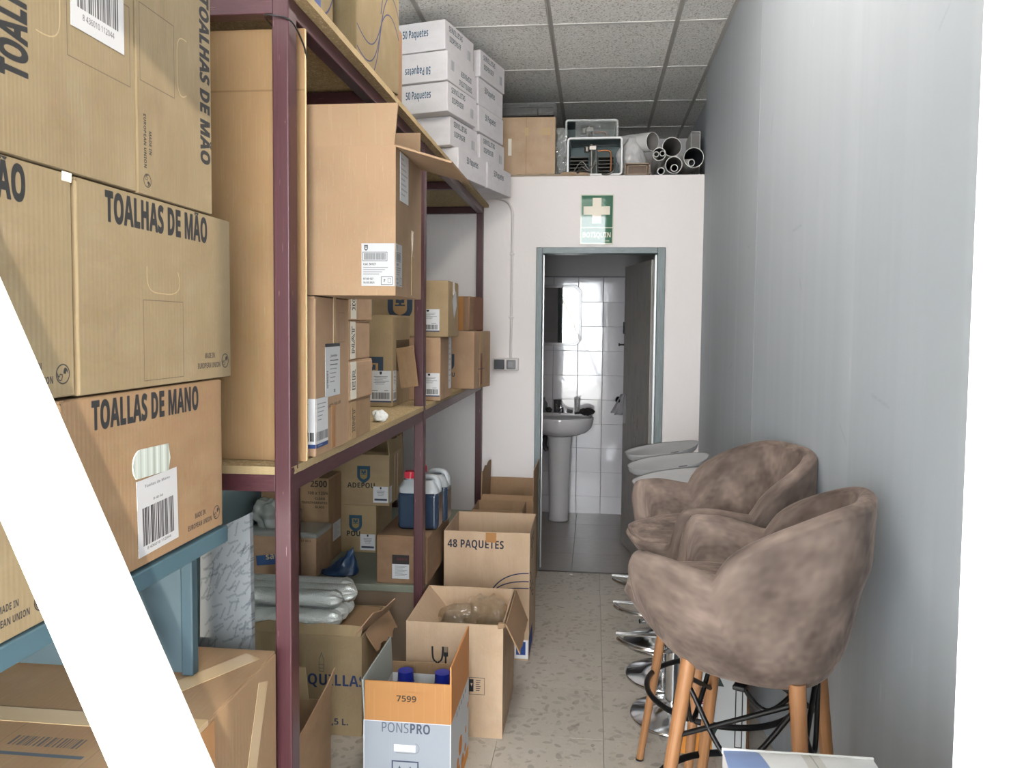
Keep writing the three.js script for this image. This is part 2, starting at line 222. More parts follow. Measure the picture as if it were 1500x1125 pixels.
{ // walls
  const wr = struct('wall_right');
  part('wall_panel', span(X_R, 0.9, 0, CEIL + 0.1, 3.28, Z_BACK, 0.006), rightMat, wr);
  part('wall_panel', span(X_R, 0.9, 0, LOFT - 0.004, Z_BACK, 6.6), rightMat, wr); part('wall_panel', span(0.74, 0.9, LOFT - 0.004, CEIL + 0.1, Z_BACK, 6.6), rightMat, wr);
  { const p = new THREE.Shape(); p.moveTo(0.865, 0.29); p.lineTo(1.0, 0.29); p.lineTo(1.0, 3.3); p.lineTo(X_R, 3.3); p.closePath(); const g = new THREE.ExtrudeGeometry(p, { depth: CEIL + 0.1, bevelEnabled: false }).rotateX(-Math.PI / 2), q = g.attributes.position, t = g.attributes.uv; for (let i = 0; i < q.count; i++) t.setXY(i, -q.getZ(i) / 3.1, q.getY(i) / 3.2); part('wall_panel', g, rightMat, wr); }
  const wl = struct('wall_left'); part('wall_panel', span(-1.8, X_L, 0, CEIL + 0.1, 0.2, 6.6), tealWall, wl);
  const wb = struct('wall_back'); // partition with a doorway; its top carries the loft
  part('wall_panel', span(-1.23, -0.367, 0, LOFT, Z_BACK, Z_BACK + 0.09), whiteWall, wb);
  part('wall_panel', span(0.433, X_R, 0, LOFT, Z_BACK, Z_BACK + 0.09), whiteWall, wb);
  part('wall_panel', span(-0.367, 0.433, 2.06, LOFT, Z_BACK, Z_BACK + 0.09), whiteWall, wb);
  part('recessed_panel', span(X_L, -1.23, 0, LOFT, Z_BACK + 0.03, Z_BACK + 0.09), tealWall, wb);
  part('loft_floor', span(X_L, 0.76, LOFT - 0.08, LOFT - 0.004, Z_BACK + 0.05, 6.55), std('#8d7a66', 0.9), wb);
  const lip = part('loft_edge', lumpy(new THREE.BoxGeometry(0.55, 0.022, 0.03, 40, 2, 2), 0.004, 24), std('#8f7f6e', 0.95), wb); lip.position.set(-0.94 + 0.0, LOFT - 0.002, -(Z_BACK - 0.004));
  part('loft_edge', lumpy(new THREE.BoxGeometry(0.62, 0.012, 0.03, 40, 2, 2), 0.004, 24, 7), std('#a39484', 0.95), wb).position.set(-0.35, LOFT + 0.004, -(Z_BACK + 0.012));
  const we = struct('wall_end'); part('wall_panel', span(-1.8, 0.9, LOFT, CEIL + 0.1, 6.5, 6.7), plainWhite, we);
  const wash = struct('wall_washroom');
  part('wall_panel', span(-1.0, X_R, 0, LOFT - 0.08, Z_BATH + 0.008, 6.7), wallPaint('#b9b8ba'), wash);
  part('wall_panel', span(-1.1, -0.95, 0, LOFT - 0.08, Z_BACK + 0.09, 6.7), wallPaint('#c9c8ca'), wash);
  // glazed tiles, each set by hand and so each catching the light a little differently
  const glaze = phys('#d6d3d8', 0.07, { clearcoat: 0.7, clearcoatRoughness: 0.04, bumpMap: rep(plaster, 0.6, 0.6), bumpScale: 0.0008 });
  const wt = rbox(0.2025, 0.2025, 0.008, 0.0022, 0, 0, 0, 2);
  part('grout', span(-0.95, X_R, 0, 1.988, Z_BATH + 0.004, Z_BATH + 0.009), std('#8f8d92', 0.9), wash);
  for (let i = 0; i < 8; i++) for (let j = 0; j < 10; j++) {
    const m = part('wall_tile', wt, glaze, wash); m.position.set(-0.85 + i * 0.2055 - 0.0, -0.045 + 0.2035 * j + 0.1 - 0.012, -Z_BATH); m.rotation.set(rr(-0.003, 0.003), rr(-0.003, 0.003), 0);
  }
  // front of the shop: open wide to the left, a white wall beside the camera on the right, a beam above
  const wf = struct('wall_front');
  const s = new THREE.Shape(); s.moveTo(0.115, 0.25); s.lineTo(2.4, 0.25); s.lineTo(2.4, 0.29); s.lineTo(0.136, 0.29); s.closePath();
  part('jamb', new THREE.ExtrudeGeometry(s, { depth: CEIL + 0.1, bevelEnabled: false }).rotateX(-Math.PI / 2), jambWhite, wf);
  part('lintel', span(-1.8, 0.115, 2.9, CEIL + 0.1, 0.25, 0.29), jambWhite, wf);
  // the shop behind the camera, with its wide open street front
  const sh = struct('wall_shop');
  part('wall_panel', span(2.4, 2.55, 0, CEIL + 0.1, -2.4, 0.29), jambWhite, sh);
  part('wall_panel', span(-1.8, X_L, 0, CEIL + 0.1, -2.4, 0.2), jambWhite, sh);
  part('street_pier', span(1.72, 2.4, 0, CEIL + 0.1, -2.4, -2.2), jambWhite, sh);
  part('street_lintel', span(X_L, 1.72, 2.95, CEIL + 0.1, -2.4, -2.2), jambWhite, sh);
  part('soffit', span(-1.8, 2.55, CEIL + 0.04, CEIL + 0.16, -2.4, 0.2), jambWhite, sh);
}
{ // suspended ceiling: mineral-fibre panels in a white grid
  const c = struct('ceiling'); part('soffit', span(-1.8, 1.05, CEIL + 0.04, CEIL + 0.16, 0.2, 6.7), std('#8c8a88', 0.9), c);
  const ft = canvasTex(512, 512, (x, w, h) => { x.fillStyle = '#efede9'; x.fillRect(0, 0, w, h); for (let i = 0; i < 5200; i++) { x.fillStyle = rnd() < 0.55 ? `rgba(255,255,255,${rr(0.4, 0.9)})` : `rgba(120,116,112,${rr(0.2, 0.5)})`; x.fillRect(rnd() * w, rnd() * h, rr(2, 8), rr(2, 6)); } });
  const fb = dataTex(256, (x, y) => 0.5 + 0.5 * tnoise(x, y, 50, 2) + 0.3 * tnoise(x, y, 25, 8));
  const pm = [0, 1, 2].map(k => { const m = std(0xffffff, 0.95, { map: ft, bumpMap: fb, bumpScale: 0.004 }); m.color.setScalar(1 - 0.04 * k); return m; });
  const xs = [-1.6, -1.525, -0.885, -0.245, 0.395, 0.88], zs = []; for (let k = -1; k < 9; k++) zs.push(0.59 + 0.69 * k + 0.69);
  zs.unshift(0.2); const zz = [...new Set(zs.filter(z => z >= 0.2 && z < 6.5).concat(6.5))].sort((a, b) => a - b);
  for (let i = 0; i < xs.length - 1; i++) for (let j = 0; j < zz.length - 1; j++) {
    const w = xs[i + 1] - xs[i] - 0.006, d = zz[j + 1] - zz[j] - 0.006; if (w < 0.02 || d < 0.02) continue;
    const m = part('ceiling_panel', rbox(w, 0.016, d, 0.003, 0, 0, 0, 1), pm[Math.floor(rnd() * 3)], c); m.position.set((xs[i] + xs[i + 1]) / 2, CEIL + 0.012, -(zz[j] + zz[j + 1]) / 2); m.rotation.set(rr(-0.002, 0.002), 0, rr(-0.002, 0.002));
  }
  const bar = std('#d8d6d4', 0.4), dull = std('#b5b2ae', 0.5);
  for (const x of xs.slice(1, 5)) part('grid_rail', merged([span(x - 0.012, x + 0.012, CEIL, CEIL + 0.003, 0.2, 6.5), span(x - 0.0015, x + 0.0015, CEIL, CEIL + 0.03, 0.2, 6.5)]), dull, c);
  for (const z of zz.slice(1, -1)) for (let i = 0; i < xs.length - 1; i++) part('cross_rail', span(xs[i] + 0.012, xs[i + 1] - 0.012, CEIL - 0.001, CEIL + 0.003, z - 0.012, z + 0.012), bar, c);
  part('wall_angle', span(X_R - 0.02, X_R, CEIL - 0.002, CEIL + 0.003, 3.3, 6.5), dull, c);
}
{ // washroom door: galvanised frame, leaf standing open inwards
  const d = struct('door_1');
  const galv = std(0xffffff, 0.5, { metalness: 0.35, map: canvasTex(256, 256, (x, w, h) => { x.fillStyle = '#757d80'; x.fillRect(0, 0, w, h); for (let i = 0; i < 500; i++) { x.fillStyle = `rgba(${rnd() < 0.5 ? '165,175,178' : '75,84,88'},0.14)`; x.fillRect(rnd() * w, rnd() * h, rr(3, 22), rr(3, 18)); } }) });
  part('door_frame', merged([span(-0.367, -0.328, 0, 2.06, Z_BACK - 0.018, Z_BACK + 0.1, 0.003), span(0.385, 0.433, 0, 2.06, Z_BACK - 0.018, Z_BACK + 0.1, 0.003), span(-0.328, 0.385, 2.022, 2.06, Z_BACK - 0.018, Z_BACK + 0.1, 0.003)]), galv, d);
  part('stop_bead', merged([span(0.372, 0.386, 0, 2.02, Z_BACK + 0.03, Z_BACK + 0.05, 0.002), span(-0.328, -0.318, 0, 2.02, Z_BACK + 0.05, Z_BACK + 0.07, 0.002)]), std('#c9cbcc', 0.35, { metalness: 0.6 }), d);
  const leafTex = canvasTex(512, 1024, (x, w, h) => { x.fillStyle = '#a5a19d'; x.fillRect(0, 0, w, h); for (let i = 0; i < 500; i++) { x.fillStyle = `rgba(${rnd() < 0.5 ? '180,174,168' : '70,68,68'},0.06)`; x.fillRect(rnd() * w, rnd() * h, rr(4, 40), rr(10, 90)); }
    for (let i = 0; i < 46; i++) { x.fillStyle = `rgba(60,48,42,${rr(0.3, 0.7)})`; const u = w * (0.5 + rr(-0.18, 0.14)), v = h * rr(0.42, 0.62); x.fillRect(u, v, rr(1, 5), rr(4, 26)); } });
  const leaf = part('door_leaf', rbox(0.66, 1.99, 0.036, 0.003, -0.33, 1.0, 0), std(0xffffff, 0.36, { metalness: 0.3, map: leafTex }), d);
  leaf.position.set(0.372, 0, -(Z_BACK + 0.075)); leaf.rotation.y = -1.36;
  const dark = std('#1d1c1d', 0.4);
  part('latch', rbox(0.03, 0.085, 0.01, 0.003, -0.645, 1.56, 0.022), dark, leaf);
  part('key', merged([rod(V(-0.655, 1.44, 0.018), V(-0.655, 1.44, 0.05), 0.006), rbox(0.03, 0.022, 0.006, 0.003, -0.655, 1.44, 0.055)]), dark, leaf);
  part('handle', merged([rod(V(-0.60, 1.045, 0.018), V(-0.60, 1.045, 0.06), 0.011), new THREE.SphereGeometry(0.028, 20, 14).scale(1, 1, 0.7).translate(-0.60, 1.045, 0.068)]), std('#141416', 0.25), leaf);
  for (const y of [0.3, 1.72]) part('hinge', rod(V(0.376, y, -(Z_BACK + 0.052)), V(0.376, y + 0.09, -(Z_BACK + 0.052)), 0.008), std('#b9bbbc', 0.3, { metalness: 0.8 }), d);
}

// ---------------------------------------------------------------- ceiling lamps, above the frame
function batten(label, x, d) {
  const o = thing('batten_lamp', label, 'lamp', [x, CEIL - 0.13, d], 0, 'fluorescent battens');
  part('tray', rbox(0.13, 0.035, 1.24, 0.006, 0, 0.03, 0), std('#e8e8e6', 0.5), o);
  const glow = std('#ffffff', 0.4, { emissive: new THREE.Color(1, 0.97, 0.93), emissiveIntensity: 5 });
  for (const s of [-1, 1]) { part('tube', cyl(0.013, 0.013, 1.18, 20).rotateX(Math.PI / 2).translate(s * 0.04, -0.008, 0), glow, o); for (const e of [-1, 1]) part('holder', rbox(0.035, 0.05, 0.022, 0.004, s * 0.04, 0.0, e * 0.6), std('#dcdcda', 0.5), o); }
  for (const s of [-1, 1]) part('hanger', rod(V(0, 0.045, s * 0.45), V(0, 0.13, s * 0.45), 0.004), std('#bbbbbb', 0.4), o);
  for (const e of [-0.45, -0.15, 0.15, 0.45]) { const l = new THREE.PointLight(0xfff5ea, LAMP, 0, 2); l.position.set(x, CEIL - 0.185, -d + e); l.castShadow = true; l.shadow.radius = 3; scene.add(l); }
}
batten('fluorescent batten hanging under the ceiling above the velvet chairs', -0.12, 2.4);

// ---------------------------------------------------------------- the rack
{
  const r = thing('storage_rack', 'tall maroon steel storage rack with chipboard shelves full of boxes', 'rack', [0, 0, 0]);
  const maroon = std(0xffffff, 0.38, { metalness: 0.1, map: canvasTex(128, 512, (x, w, h) => { x.fillStyle = '#4a292e'; x.fillRect(0, 0, w, h); for (let i = 0; i < 220; i++) { x.fillStyle = `rgba(${rnd() < 0.6 ? '122,78,82' : '40,20,24'},${rr(0.05, 0.2)})`; x.fillRect(rnd() * w, rnd() * h, rr(1, 6), rr(2, 50)); } for (let i = 0; i < 14; i++) { x.fillStyle = 'rgba(205,170,172,0.6)'; x.fillRect(rnd() * w, rnd() * h, rr(1, 4), rr(1, 5)); } }) });
  const chip = (rx, ry) => std(0xffffff, 0.9, { map: rep(chipTex, rx, ry), bumpMap: rep(plaster, rx * 2, ry * 2), bumpScale: 0.0015 });
  const chipTex = canvasTex(256, 256, (x, w, h) => { x.fillStyle = '#a8926c'; x.fillRect(0, 0, w, h); for (let i = 0; i < 2600; i++) { x.save(); x.translate(rnd() * w, rnd() * h); x.rotate(rr(-0.7, 0.7)); x.fillStyle = ['#c9b48c', '#8b7450', '#d8c6a0', '#9a8560', '#b8a27a'][Math.floor(rnd() * 5)]; x.globalAlpha = 0.6; x.fillRect(0, 0, rr(2, 9), rr(1, 3)); x.restore(); } });
  const ends = [1.72, 3.13, 4.80];
  for (const [i, z] of ends.entries()) for (const x of [-0.74, -1.29]) {
    const top = 2.31; part('post', span(x, x + 0.04, 0, top, z, z + 0.05, 0.004), maroon, r);
    part('foot_plate', span(x - 0.002, x + 0.042, 0, 0.006, z - 0.002, z + 0.052, 0.002), maroon, r);
  }
  for (const y of [1.165, 2.268]) {
    for (const x of [-0.738, -1.288]) for (let i = 0; i < 2; i++) part('beam', span(x, x + 0.036, y, y + 0.042, ends[i] + 0.05, ends[i + 1], 0.003), maroon, r);
    for (const z of ends) part('crossbar', span(-1.25, -0.74, y, y + 0.042, z + 0.006, z + 0.044, 0.003), maroon, r);
    for (const z of [2.43, 3.96]) part('crossbar', span(-1.254, -0.738, y, y + 0.038, z, z + 0.036, 0.003), maroon, r);
  }
  for (const [y, x1] of [[1.207, -0.70], [2.31, -0.672]]) for (let i = 0; i < 2; i++) {
    const d0 = ends[i] + (i ? 0.002 : 0.004), d1 = i ? 4.862 : ends[1] + 0.0, w = x1 + 1.30, g = lumpy(new THREE.BoxGeometry(w, 0.019, d1 - d0, 6, 2, 60), 0.0012, 40, i * 9);
    part('shelf_board', g, chip(3, 3), r).position.set((x1 - 1.30) / 2, y + 0.0095, -(d0 + d1) / 2);
  }
}
const SH1 = 1.227, SH2 = 2.330;

// ---------------------------------------------------------------- hand-towel boxes stacked at the front
const INK = '#17181c';
const towelFace = (word, o = {}) => (x, w, h) => {
  fit(x, word, w * (o.cx ?? 0.475), h * (o.cy ?? 0.165), h * 0.20, w * 0.67, { color: INK, heavy: 0.05 });
  x.strokeStyle = 'rgba(60,50,40,0.75)'; x.lineWidth = 0.0012; if (!o.noframe) x.strokeRect(w * 0.345, h * 0.54, w * 0.265, h * 0.43);
  if (!o.hole) { x.strokeStyle = 'rgba(160,143,110,0.9)'; x.lineWidth = 0.002; x.beginPath(); x.moveTo(w * 0.37, h * 0.36); x.bezierCurveTo(w * 0.36, h * 0.5, w * 0.4, h * 0.5, w * 0.48, h * 0.5); x.bezierCurveTo(w * 0.6, h * 0.51, w * 0.6, h * 0.44, w * 0.575, h * 0.37); x.stroke(); }
  fit(x, 'MADE IN', w * 0.815, h * 0.875, h * 0.045, w * 0.085, { color: INK }); fit(x, 'EUROPEAN UNION', w * 0.81, h * 0.937, h * 0.045, w * 0.19, { color: INK });
  greenDot(x, w * 0.950, h * 0.90, h * 0.043, INK);
};
const XS = -0.78, XW = -1.28; // the stack's face and its back
{
  // lying on their sides on top
  const side = (dir) => (x, w, h) => { // print turned a quarter
    x.save(); if (dir > 0) { x.translate(w, 0); x.rotate(Math.PI / 2); } else { x.translate(0, h); x.rotate(-Math.PI / 2); } towelFace('TOALHAS DE MÃO', dir < 0 ? { cx: 0.54, cy: 0.31 } : {})(x, h, w); x.restore();
  };
  const a1 = carton('cardboard_box', 'upended hand-towel box with a white barcode label, top of the near stack', [XW, XS], [1.783, 2.28], [0.885, 1.252], 'stack', { group: 'hand-towel boxes' });
  printed(a1, 'right', side(-1)); onFace(a1, 'right', 'label', 0.13, 0.26, 0.087, 0.10, codeMat, 0.0014, 0.0008);
  const a2 = carton('cardboard_box', 'upended hand-towel box beside the rack post, its lettering running downwards', [XW, XS], [1.782, 2.28], [1.256, 1.515], 'stack', { group: 'hand-towel boxes' });
  printed(a2, 'right', side(1));
  const b1 = carton('cardboard_box', 'middle hand-towel box nearest the camera, cut off by the left edge', [XW, XS], [1.449, 1.781], [0.60, 1.086], 'stack', { group: 'hand-towel boxes' });
  printed(b1, 'right', towelFace('TOALHAS DE MÃO'));
  part('torn_tape', lumpy(rbox(0.002, 0.014, 0.02, 0.001, 0, 0, 0, 2), 0.002, 120), std('#d8d2c6', 0.4), b1).position.set((XS - XW) / 2 + 0.001, 0.326, -0.232);
  const b2 = carton('cardboard_box', 'middle hand-towel box reading TOALHAS DE MÃO with an empty printed frame', [XW, XS], [1.447, 1.780], [1.095, 1.590], 'stack', { group: 'hand-towel boxes' });
  printed(b2, 'right', towelFace('TOALHAS DE MÃO'));
  const c1 = carton('cardboard_box', 'lowest hand-towel box at the left edge, behind the slanting white bar', [XW, XS], [1.130, 1.444], [0.565, 1.030], 'stack', { group: 'hand-towel boxes' });
  printed(c1, 'right', towelFace('TOALLAS DE MANO'));
  const c2 = carton('cardboard_box', 'lowest hand-towel box reading TOALLAS DE MANO with open handle hole', [XW, XS], [1.134, 1.444], [1.050, 1.546], 'tan', { group: 'hand-towel boxes' });
  printed(c2, 'right', towelFace('TOALLAS DE MANO', { hole: true, noframe: true }));
  // torn hand hole showing the white bundle inside, and the label under it
  const hs = new THREE.Shape(); hs.moveTo(-0.05, -0.02); hs.bezierCurveTo(-0.07, 0.0, -0.055, 0.03, -0.035, 0.028); hs.lineTo(0.05, 0.026); hs.lineTo(0.056, 0.0); hs.lineTo(0.05, -0.022); hs.closePath();
  const hole = part('handle_hole', new THREE.ExtrudeGeometry(hs, { depth: 0.0015, bevelEnabled: true, bevelSize: 0.001, bevelThickness: 0.0005, bevelSegments: 1 }).rotateY(Math.PI / 2), std(0xffffff, 0.35, { map: canvasTex(64, 64, (x, w, h) => { x.fillStyle = '#a8b0ac'; x.fillRect(0, 0, w, h); for (let i = 0; i < 12; i++) { x.fillStyle = i % 2 ? '#bcc4c0' : '#8d938c'; x.fillRect(i * 5.5, 0, rr(1, 4), h); } }) }), c2);
  hole.material.map.repeat.set(8, 8); hole.position.set((XS - XW) / 2 + 0.0004, 0.178, 0.012);
  onFace(c2, 'right', 'label', 0.128, 0.135, 0.004, -0.068, codeMat, 0.0014, 0.0008, 0.03);
}
{ // teal wall shelf that carries the stack
  const t = thing('wall_shelf', 'teal painted wall shelf with a side upright under the stacked hand-towel boxes', 'shelf', [0, 0, 0]);
  const teal = std('#3d5661', 0.6), pale = std('#3d4d54', 0.7);
  part('shelf_board', span(X_L + 0.002, -0.775, 1.094, 1.128, 0.32, 1.56, 0.003), teal, t);
  part('upright', span(-0.868, -0.842, 0.806, 1.094, 1.53, 1.555, 0.003), std('#2c4049', 0.6), t);
  part('end_panel', span(-1.5, -0.868, 0.806, 1.094, 1.545, 1.553), pale, t);
}
{
  const d = carton('cardboard_box', 'large taped brown carton on the floor with a printed label on its lid', [-1.30, -0.725], [0, 0.800], [1.0, 1.690], 'brown', { tape: 'clear' });
  printed(d, 'top', (x, w, h) => { x.strokeStyle = 'rgba(70,60,50,0.5)'; x.lineWidth = 0.001; x.strokeRect(w * 0.42, h * 0.5, w * 0.34, h * 0.3); bars(x, w * 0.45, h * 0.60, w * 0.24, h * 0.045, 26, 'rgba(60,66,76,0.7)'); x.fillStyle = '#4a5560'; x.fillRect(w * 0.40, h * 0.675, w * 0.34, h * 0.014); }, 768);
  for (const f of d.children.filter(k => k.name === 'tape')) f.position.y += 0.0008;
  onFace(d, 'top', 'tape', 0.05, 0.20, 0.20, 0.22, clearTape, 0.0016, 0.0006, -0.5);
  onFace(d, 'right', 'tape', 0.05, 0.30, 0.22, 0.22, clearTape, 0.0012, 0.0006, -0.35);
  onFace(d, 'right', 'tape', 0.06, 0.6, 0.02, 0.09, tapeMat, 0.0009, 0.0006);
}
{
  const b = thing('spray_bottle', 'blue bottle with a red cap standing behind the slanting white bar', 'bottle', [-0.945, 0.802, 1.47]);
  part('body', lathe([[0, 0], [0.04, 0], [0.044, 0.008], [0.044, 0.09], [0.036, 0.12], [0.015, 0.135], [0.014, 0.15], [0, 0.15]]), phys('#27487c', 0.25, { clearcoat: 0.4 }), b);
  part('cap', merged([cyl(0.02, 0.02, 0.03, 20, 0, 0.16, 0), rbox(0.05, 0.022, 0.022, 0.006, -0.012, 0.178, 0)]), phys('#a33248', 0.35), b);
  const p = thing('sample_board', 'white foam board printed all over with tiny words, leaning by the maroon post', 'board', [-0.912, 0, 1.82]);
  const bt = canvasTex(512, 1536, (x, w, h) => { x.fillStyle = '#85898c'; x.fillRect(0, 0, w, h); for (let i = 0; i < 520; i++) txt(x, 'foamline', rnd() * w, rnd() * h, 13, { weight: 'normal', rot: rr(-1.4, -0.1), color: 'rgba(50,54,62,0.85)' }); });
  const s = new THREE.Shape(); s.moveTo(-0.072, 0); s.lineTo(0.084, 0); s.lineTo(0.062, 1.086); s.lineTo(-0.066, 1.024); s.closePath();
  const g = new THREE.ExtrudeGeometry(s, { depth: 0.018, bevelEnabled: true, bevelSize: 0.001, bevelThickness: 0.001, bevelSegments: 1 }); const uv = g.attributes.uv, ps = g.attributes.position; for (let i = 0; i < uv.count; i++) uv.setXY(i, ps.getX(i) / 0.27 + 0.5, ps.getY(i) / 1.08);
  part('panel', g.rotateX(-0.02), std(0xffffff, 0.7, { map: bt }), p);
}

// ---------------------------------------------------------------- boxes on the middle shelf
{
  const e = thing('cardboard_sheet', 'flat upright cardboard sheet tied to the end of the rack above the shelf', 'cardboard', [-0.948, SH1, 1.80]);
  const t = canvasTex(384, 768, (x, w, h) => { grain(x, w, h, '#937350'); x.fillStyle = 'rgba(70,45,20,0.25)'; x.fillRect(0, h * 0.137, w, 3); });
  part('sheet', rbox(0.514, 1.035, 0.006, 0.002, 0, 0.5175, 0, 1), paperMat(t), e);
  part('edge', box(0.0012, 1.03, 0.0066, 0.2573, 0.5175, 0), edgeMat, e);
  single('wire_tie', tube([V(-0.765, 2.262, -1.79), V(-0.752, 2.258, -1.711), V(-0.72, 2.256, -1.711), V(-0.692, 2.246, -1.716), V(-0.687, 2.225, -1.76), V(-0.69, 2.20, -1.80), V(-0.70, 2.15, -1.808)], 0.0022, 8, 60), std('#1b191b', 0.5), 'thin black wire tied around the top of the nearest maroon post', 'wire');

  const e2 = carton('cardboard_box', 'tall narrow carton with a blue-striped label wrapped round its corner', [-1.02, -0.692], [SH1, 1.632], [1.862, 2.122], 'amber');
  printed(e2, 'right', (x, w, h) => { x.strokeStyle = 'rgba(70,55,35,0.6)'; x.lineWidth = 0.001; x.strokeRect(w * 0.68, h * 0.09, w * 0.2, h * 0.2); txt(x, 'www.jumbo-clean.com', w * 0.5, h * 0.715, 0.015, { sx: 0.8, rot: -0.03, color: '#4a3b2a' }); });
  onFace(e2, 'right', 'label', 0.115, 0.14, -0.006, 0.012, labelMats.list, 0.0014);
  onFace(e2, 'right', 'label', 0.085, 0.126, -0.087, -0.118, labelMats.blue, 0.0014); onFace(e2, 'front', 'label', 0.10, 0.126, 0.114, -0.118, labelMats.blue, 0.0014);
  onFace(e2, 'right', 'tape', 0.028, 0.115, 0.0, -0.14, tapeMat, 0.0012); onFace(e2, 'right', 'tape', 0.02, 0.15, 0.01, 0.13, clearTape, 0.0010);

  const e1 = carton('cardboard_box', 'big open carton with raised flaps sitting high on the tall narrow carton', [-1.07, -0.485], [1.634, 1.998], [1.852, 2.132], 'kraft', { open: true });
  flap(e1, 'front', 0.098, 0.12, { flare: 0.012 }); flap(e1, 'back', 0.098, 0.05); flap(e1, 'right', 0.145, 1.86, { twist: 0.0, flare: -0.004 }); flap(e1, 'left', 0.12, 0.7);
  onFace(e1, 'front', 'label', 0.083, 0.104, 0.249, -0.107, shipMat, 0.0014); onFace(e1, 'right', 'label', 0.06, 0.104, -0.112, -0.107, shipMat, 0.0014);
  onFace(e1, 'right', 'label', 0.085, 0.12, -0.06, 0.115, labelMats.plain, 0.0014); onFace(e1, 'right', 'tape', 0.02, 0.17, 0.03, -0.09, clearTape, 0.0012);

  const word = ['INT', 'ER', 'NAT', 'IO'];
  for (let k = 0; k < 4; k++) {
    const y0 = SH1 + k * 0.116, b = carton('cardboard_box', ['lowest', 'second', 'third', 'topmost'][k] + ' of four flat boxes with a white lettered band behind the tall carton', [-0.98, -0.694 + [0, 0.004, -0.002, 0.003][k]], [y0, y0 + 0.1155], [2.135, 2.35], k === 0 ? 'brown' : 'amber', { group: 'flat boxes with a lettered band', turn: [0.01, -0.02, 0.015, -0.01][k] });
    onFace(b, 'right', 'printed_band', 0.05, 0.108, -0.075, 0, std(0xffffff, 0.6, { map: canvasTex(64, 128, (x, w, h) => { x.fillStyle = k ? '#d4cfc2' : '#a58a66'; x.fillRect(0, 0, w, h); x.save(); x.translate(w / 2, h / 2); x.rotate(-Math.PI / 2); txt(x, word[k], 0, 2, 50, { stroke: 3.5, color: '#3a3430', sx: k % 2 ? 1.2 : 0.95 }); x.restore(); }) }), 0.0012);
    onFace(b, 'right', 'seam', 0.0014, 0.11, -0.048, 0, std('#7a5c3c', 0.9), 0.0008);
  }
  single('crumpled_paper', lumpy(new THREE.IcosahedronGeometry(0.026, 4).scale(1, 0.8, 0.9), 0.008, 45), std('#e4e6e4', 0.7), 'crumpled white paper lying on the middle shelf behind the flat boxes', 'paper', [-0.735, SH1 + 0.02, 2.60]);

  const crestFace = (name, cx, cy, s) => (x, w, h) => { shield(x, w * cx, h * cy, s, '#2f3d4e', '#a08058'); if (name) txt(x, name, w * cx, h * cy + s * 1.02, s * 0.42, { color: '#2e3238' }); };
  const e4 = carton('cardboard_box', 'open carton with a flap hanging out beside the middle maroon post', [-1.15, -0.815], [SH1, 1.604], [3.07, 3.36], 'olive');
  printed(e4, 'front', crestFace('ADEPOU', 0.74, 0.62, 0.1));
  onFace(e4, 'front', 'label', 0.088, 0.13, 0.118, -0.105, labelMats.crest, 0.0014); onFace(e4, 'right', 'label', 0.05, 0.13, -0.118, -0.105, labelMats.crest, 0.0014);
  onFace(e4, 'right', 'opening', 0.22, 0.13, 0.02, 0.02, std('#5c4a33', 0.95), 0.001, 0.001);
  const hang = part('flap', rbox(0.085, 0.165, 0.004, 0.001).rotateZ(0.15), kraftMat('brown'), e4); hang.position.set(0.228, 0.165, 0.145); hang.rotation.y = -0.35;
  const e5 = carton('cardboard_box', 'upper crested carton behind the middle post, with a torn white sticker', [-0.99, -0.642], [1.512, 1.762], [3.365, 3.62], 'olive', { tape: 'clear' });
  printed(e5, 'front', crestFace('', 0.37, 0.44, 0.115));
  onFace(e5, 'front', 'label', 0.105, 0.10, 0.082, -0.052, labelMats.crest, 0.0014);
  { const q = part('torn_sticker', (() => { const s = new THREE.Shape(); s.moveTo(-0.05, 0.0); s.lineTo(0.0, 0.055); s.lineTo(0.035, 0.045); s.lineTo(0.055, -0.015); s.lineTo(-0.01, -0.075); s.closePath(); return new THREE.ExtrudeGeometry(s, { depth: 0.001, bevelEnabled: false }).rotateY(Math.PI / 2); })(), labelMats.plain, e5); q.position.set(0.1745, 0.16, -0.02); }
  const e6 = carton('cardboard_box', 'lower carton with a white taped edge behind the middle post, on the shelf', [-0.97, -0.676], [SH1, 1.510], [3.365, 3.64], 'amber');
  onFace(e6, 'front', 'label', 0.095, 0.105, 0.096, -0.07, labelMats.crest, 0.0014); onFace(e6, 'right', 'tape', 0.06, 0.24, 0.08, 0.02, labelMats.plain, 0.0012);
  const e8 = carton('cardboard_box', 'crested carton with a dark tape cross at the far end of the shelf', [-0.90, -0.60], [SH1, 1.535], [4.06, 4.32], 'amber', { turn: -0.2 });
  printed(e8, 'front', crestFace('EPOU', 0.5, 0.55, 0.075));
  onFace(e8, 'right', 'tape', 0.03, 0.17, -0.02, -0.05, std('#7a4a38', 0.4), 0.0012); onFace(e8, 'right', 'tape', 0.10, 0.006, -0.02, -0.05, std('#5d3830', 0.4), 0.0016); onFace(e8, 'right', 'tape', 0.05, 0.30, -0.02, 0.0, clearTape, 0.0009);
  const e7 = carton('cardboard_box', 'small brown carton with dark tape on top of the far crested carton', [-0.92, -0.635], [1.537, 1.72], [4.08, 4.30], 'dark', { turn: -0.2, tape: 'brown' });
  onFace(e7, 'right', 'tape', 0.15, 0.175, 0.03, 0, std('#7d5443', 0.4), 0.0010); onFace(e7, 'front', 'tape', 0.035, 0.18, 0.09, 0, tapeMat, 0.0010);
}

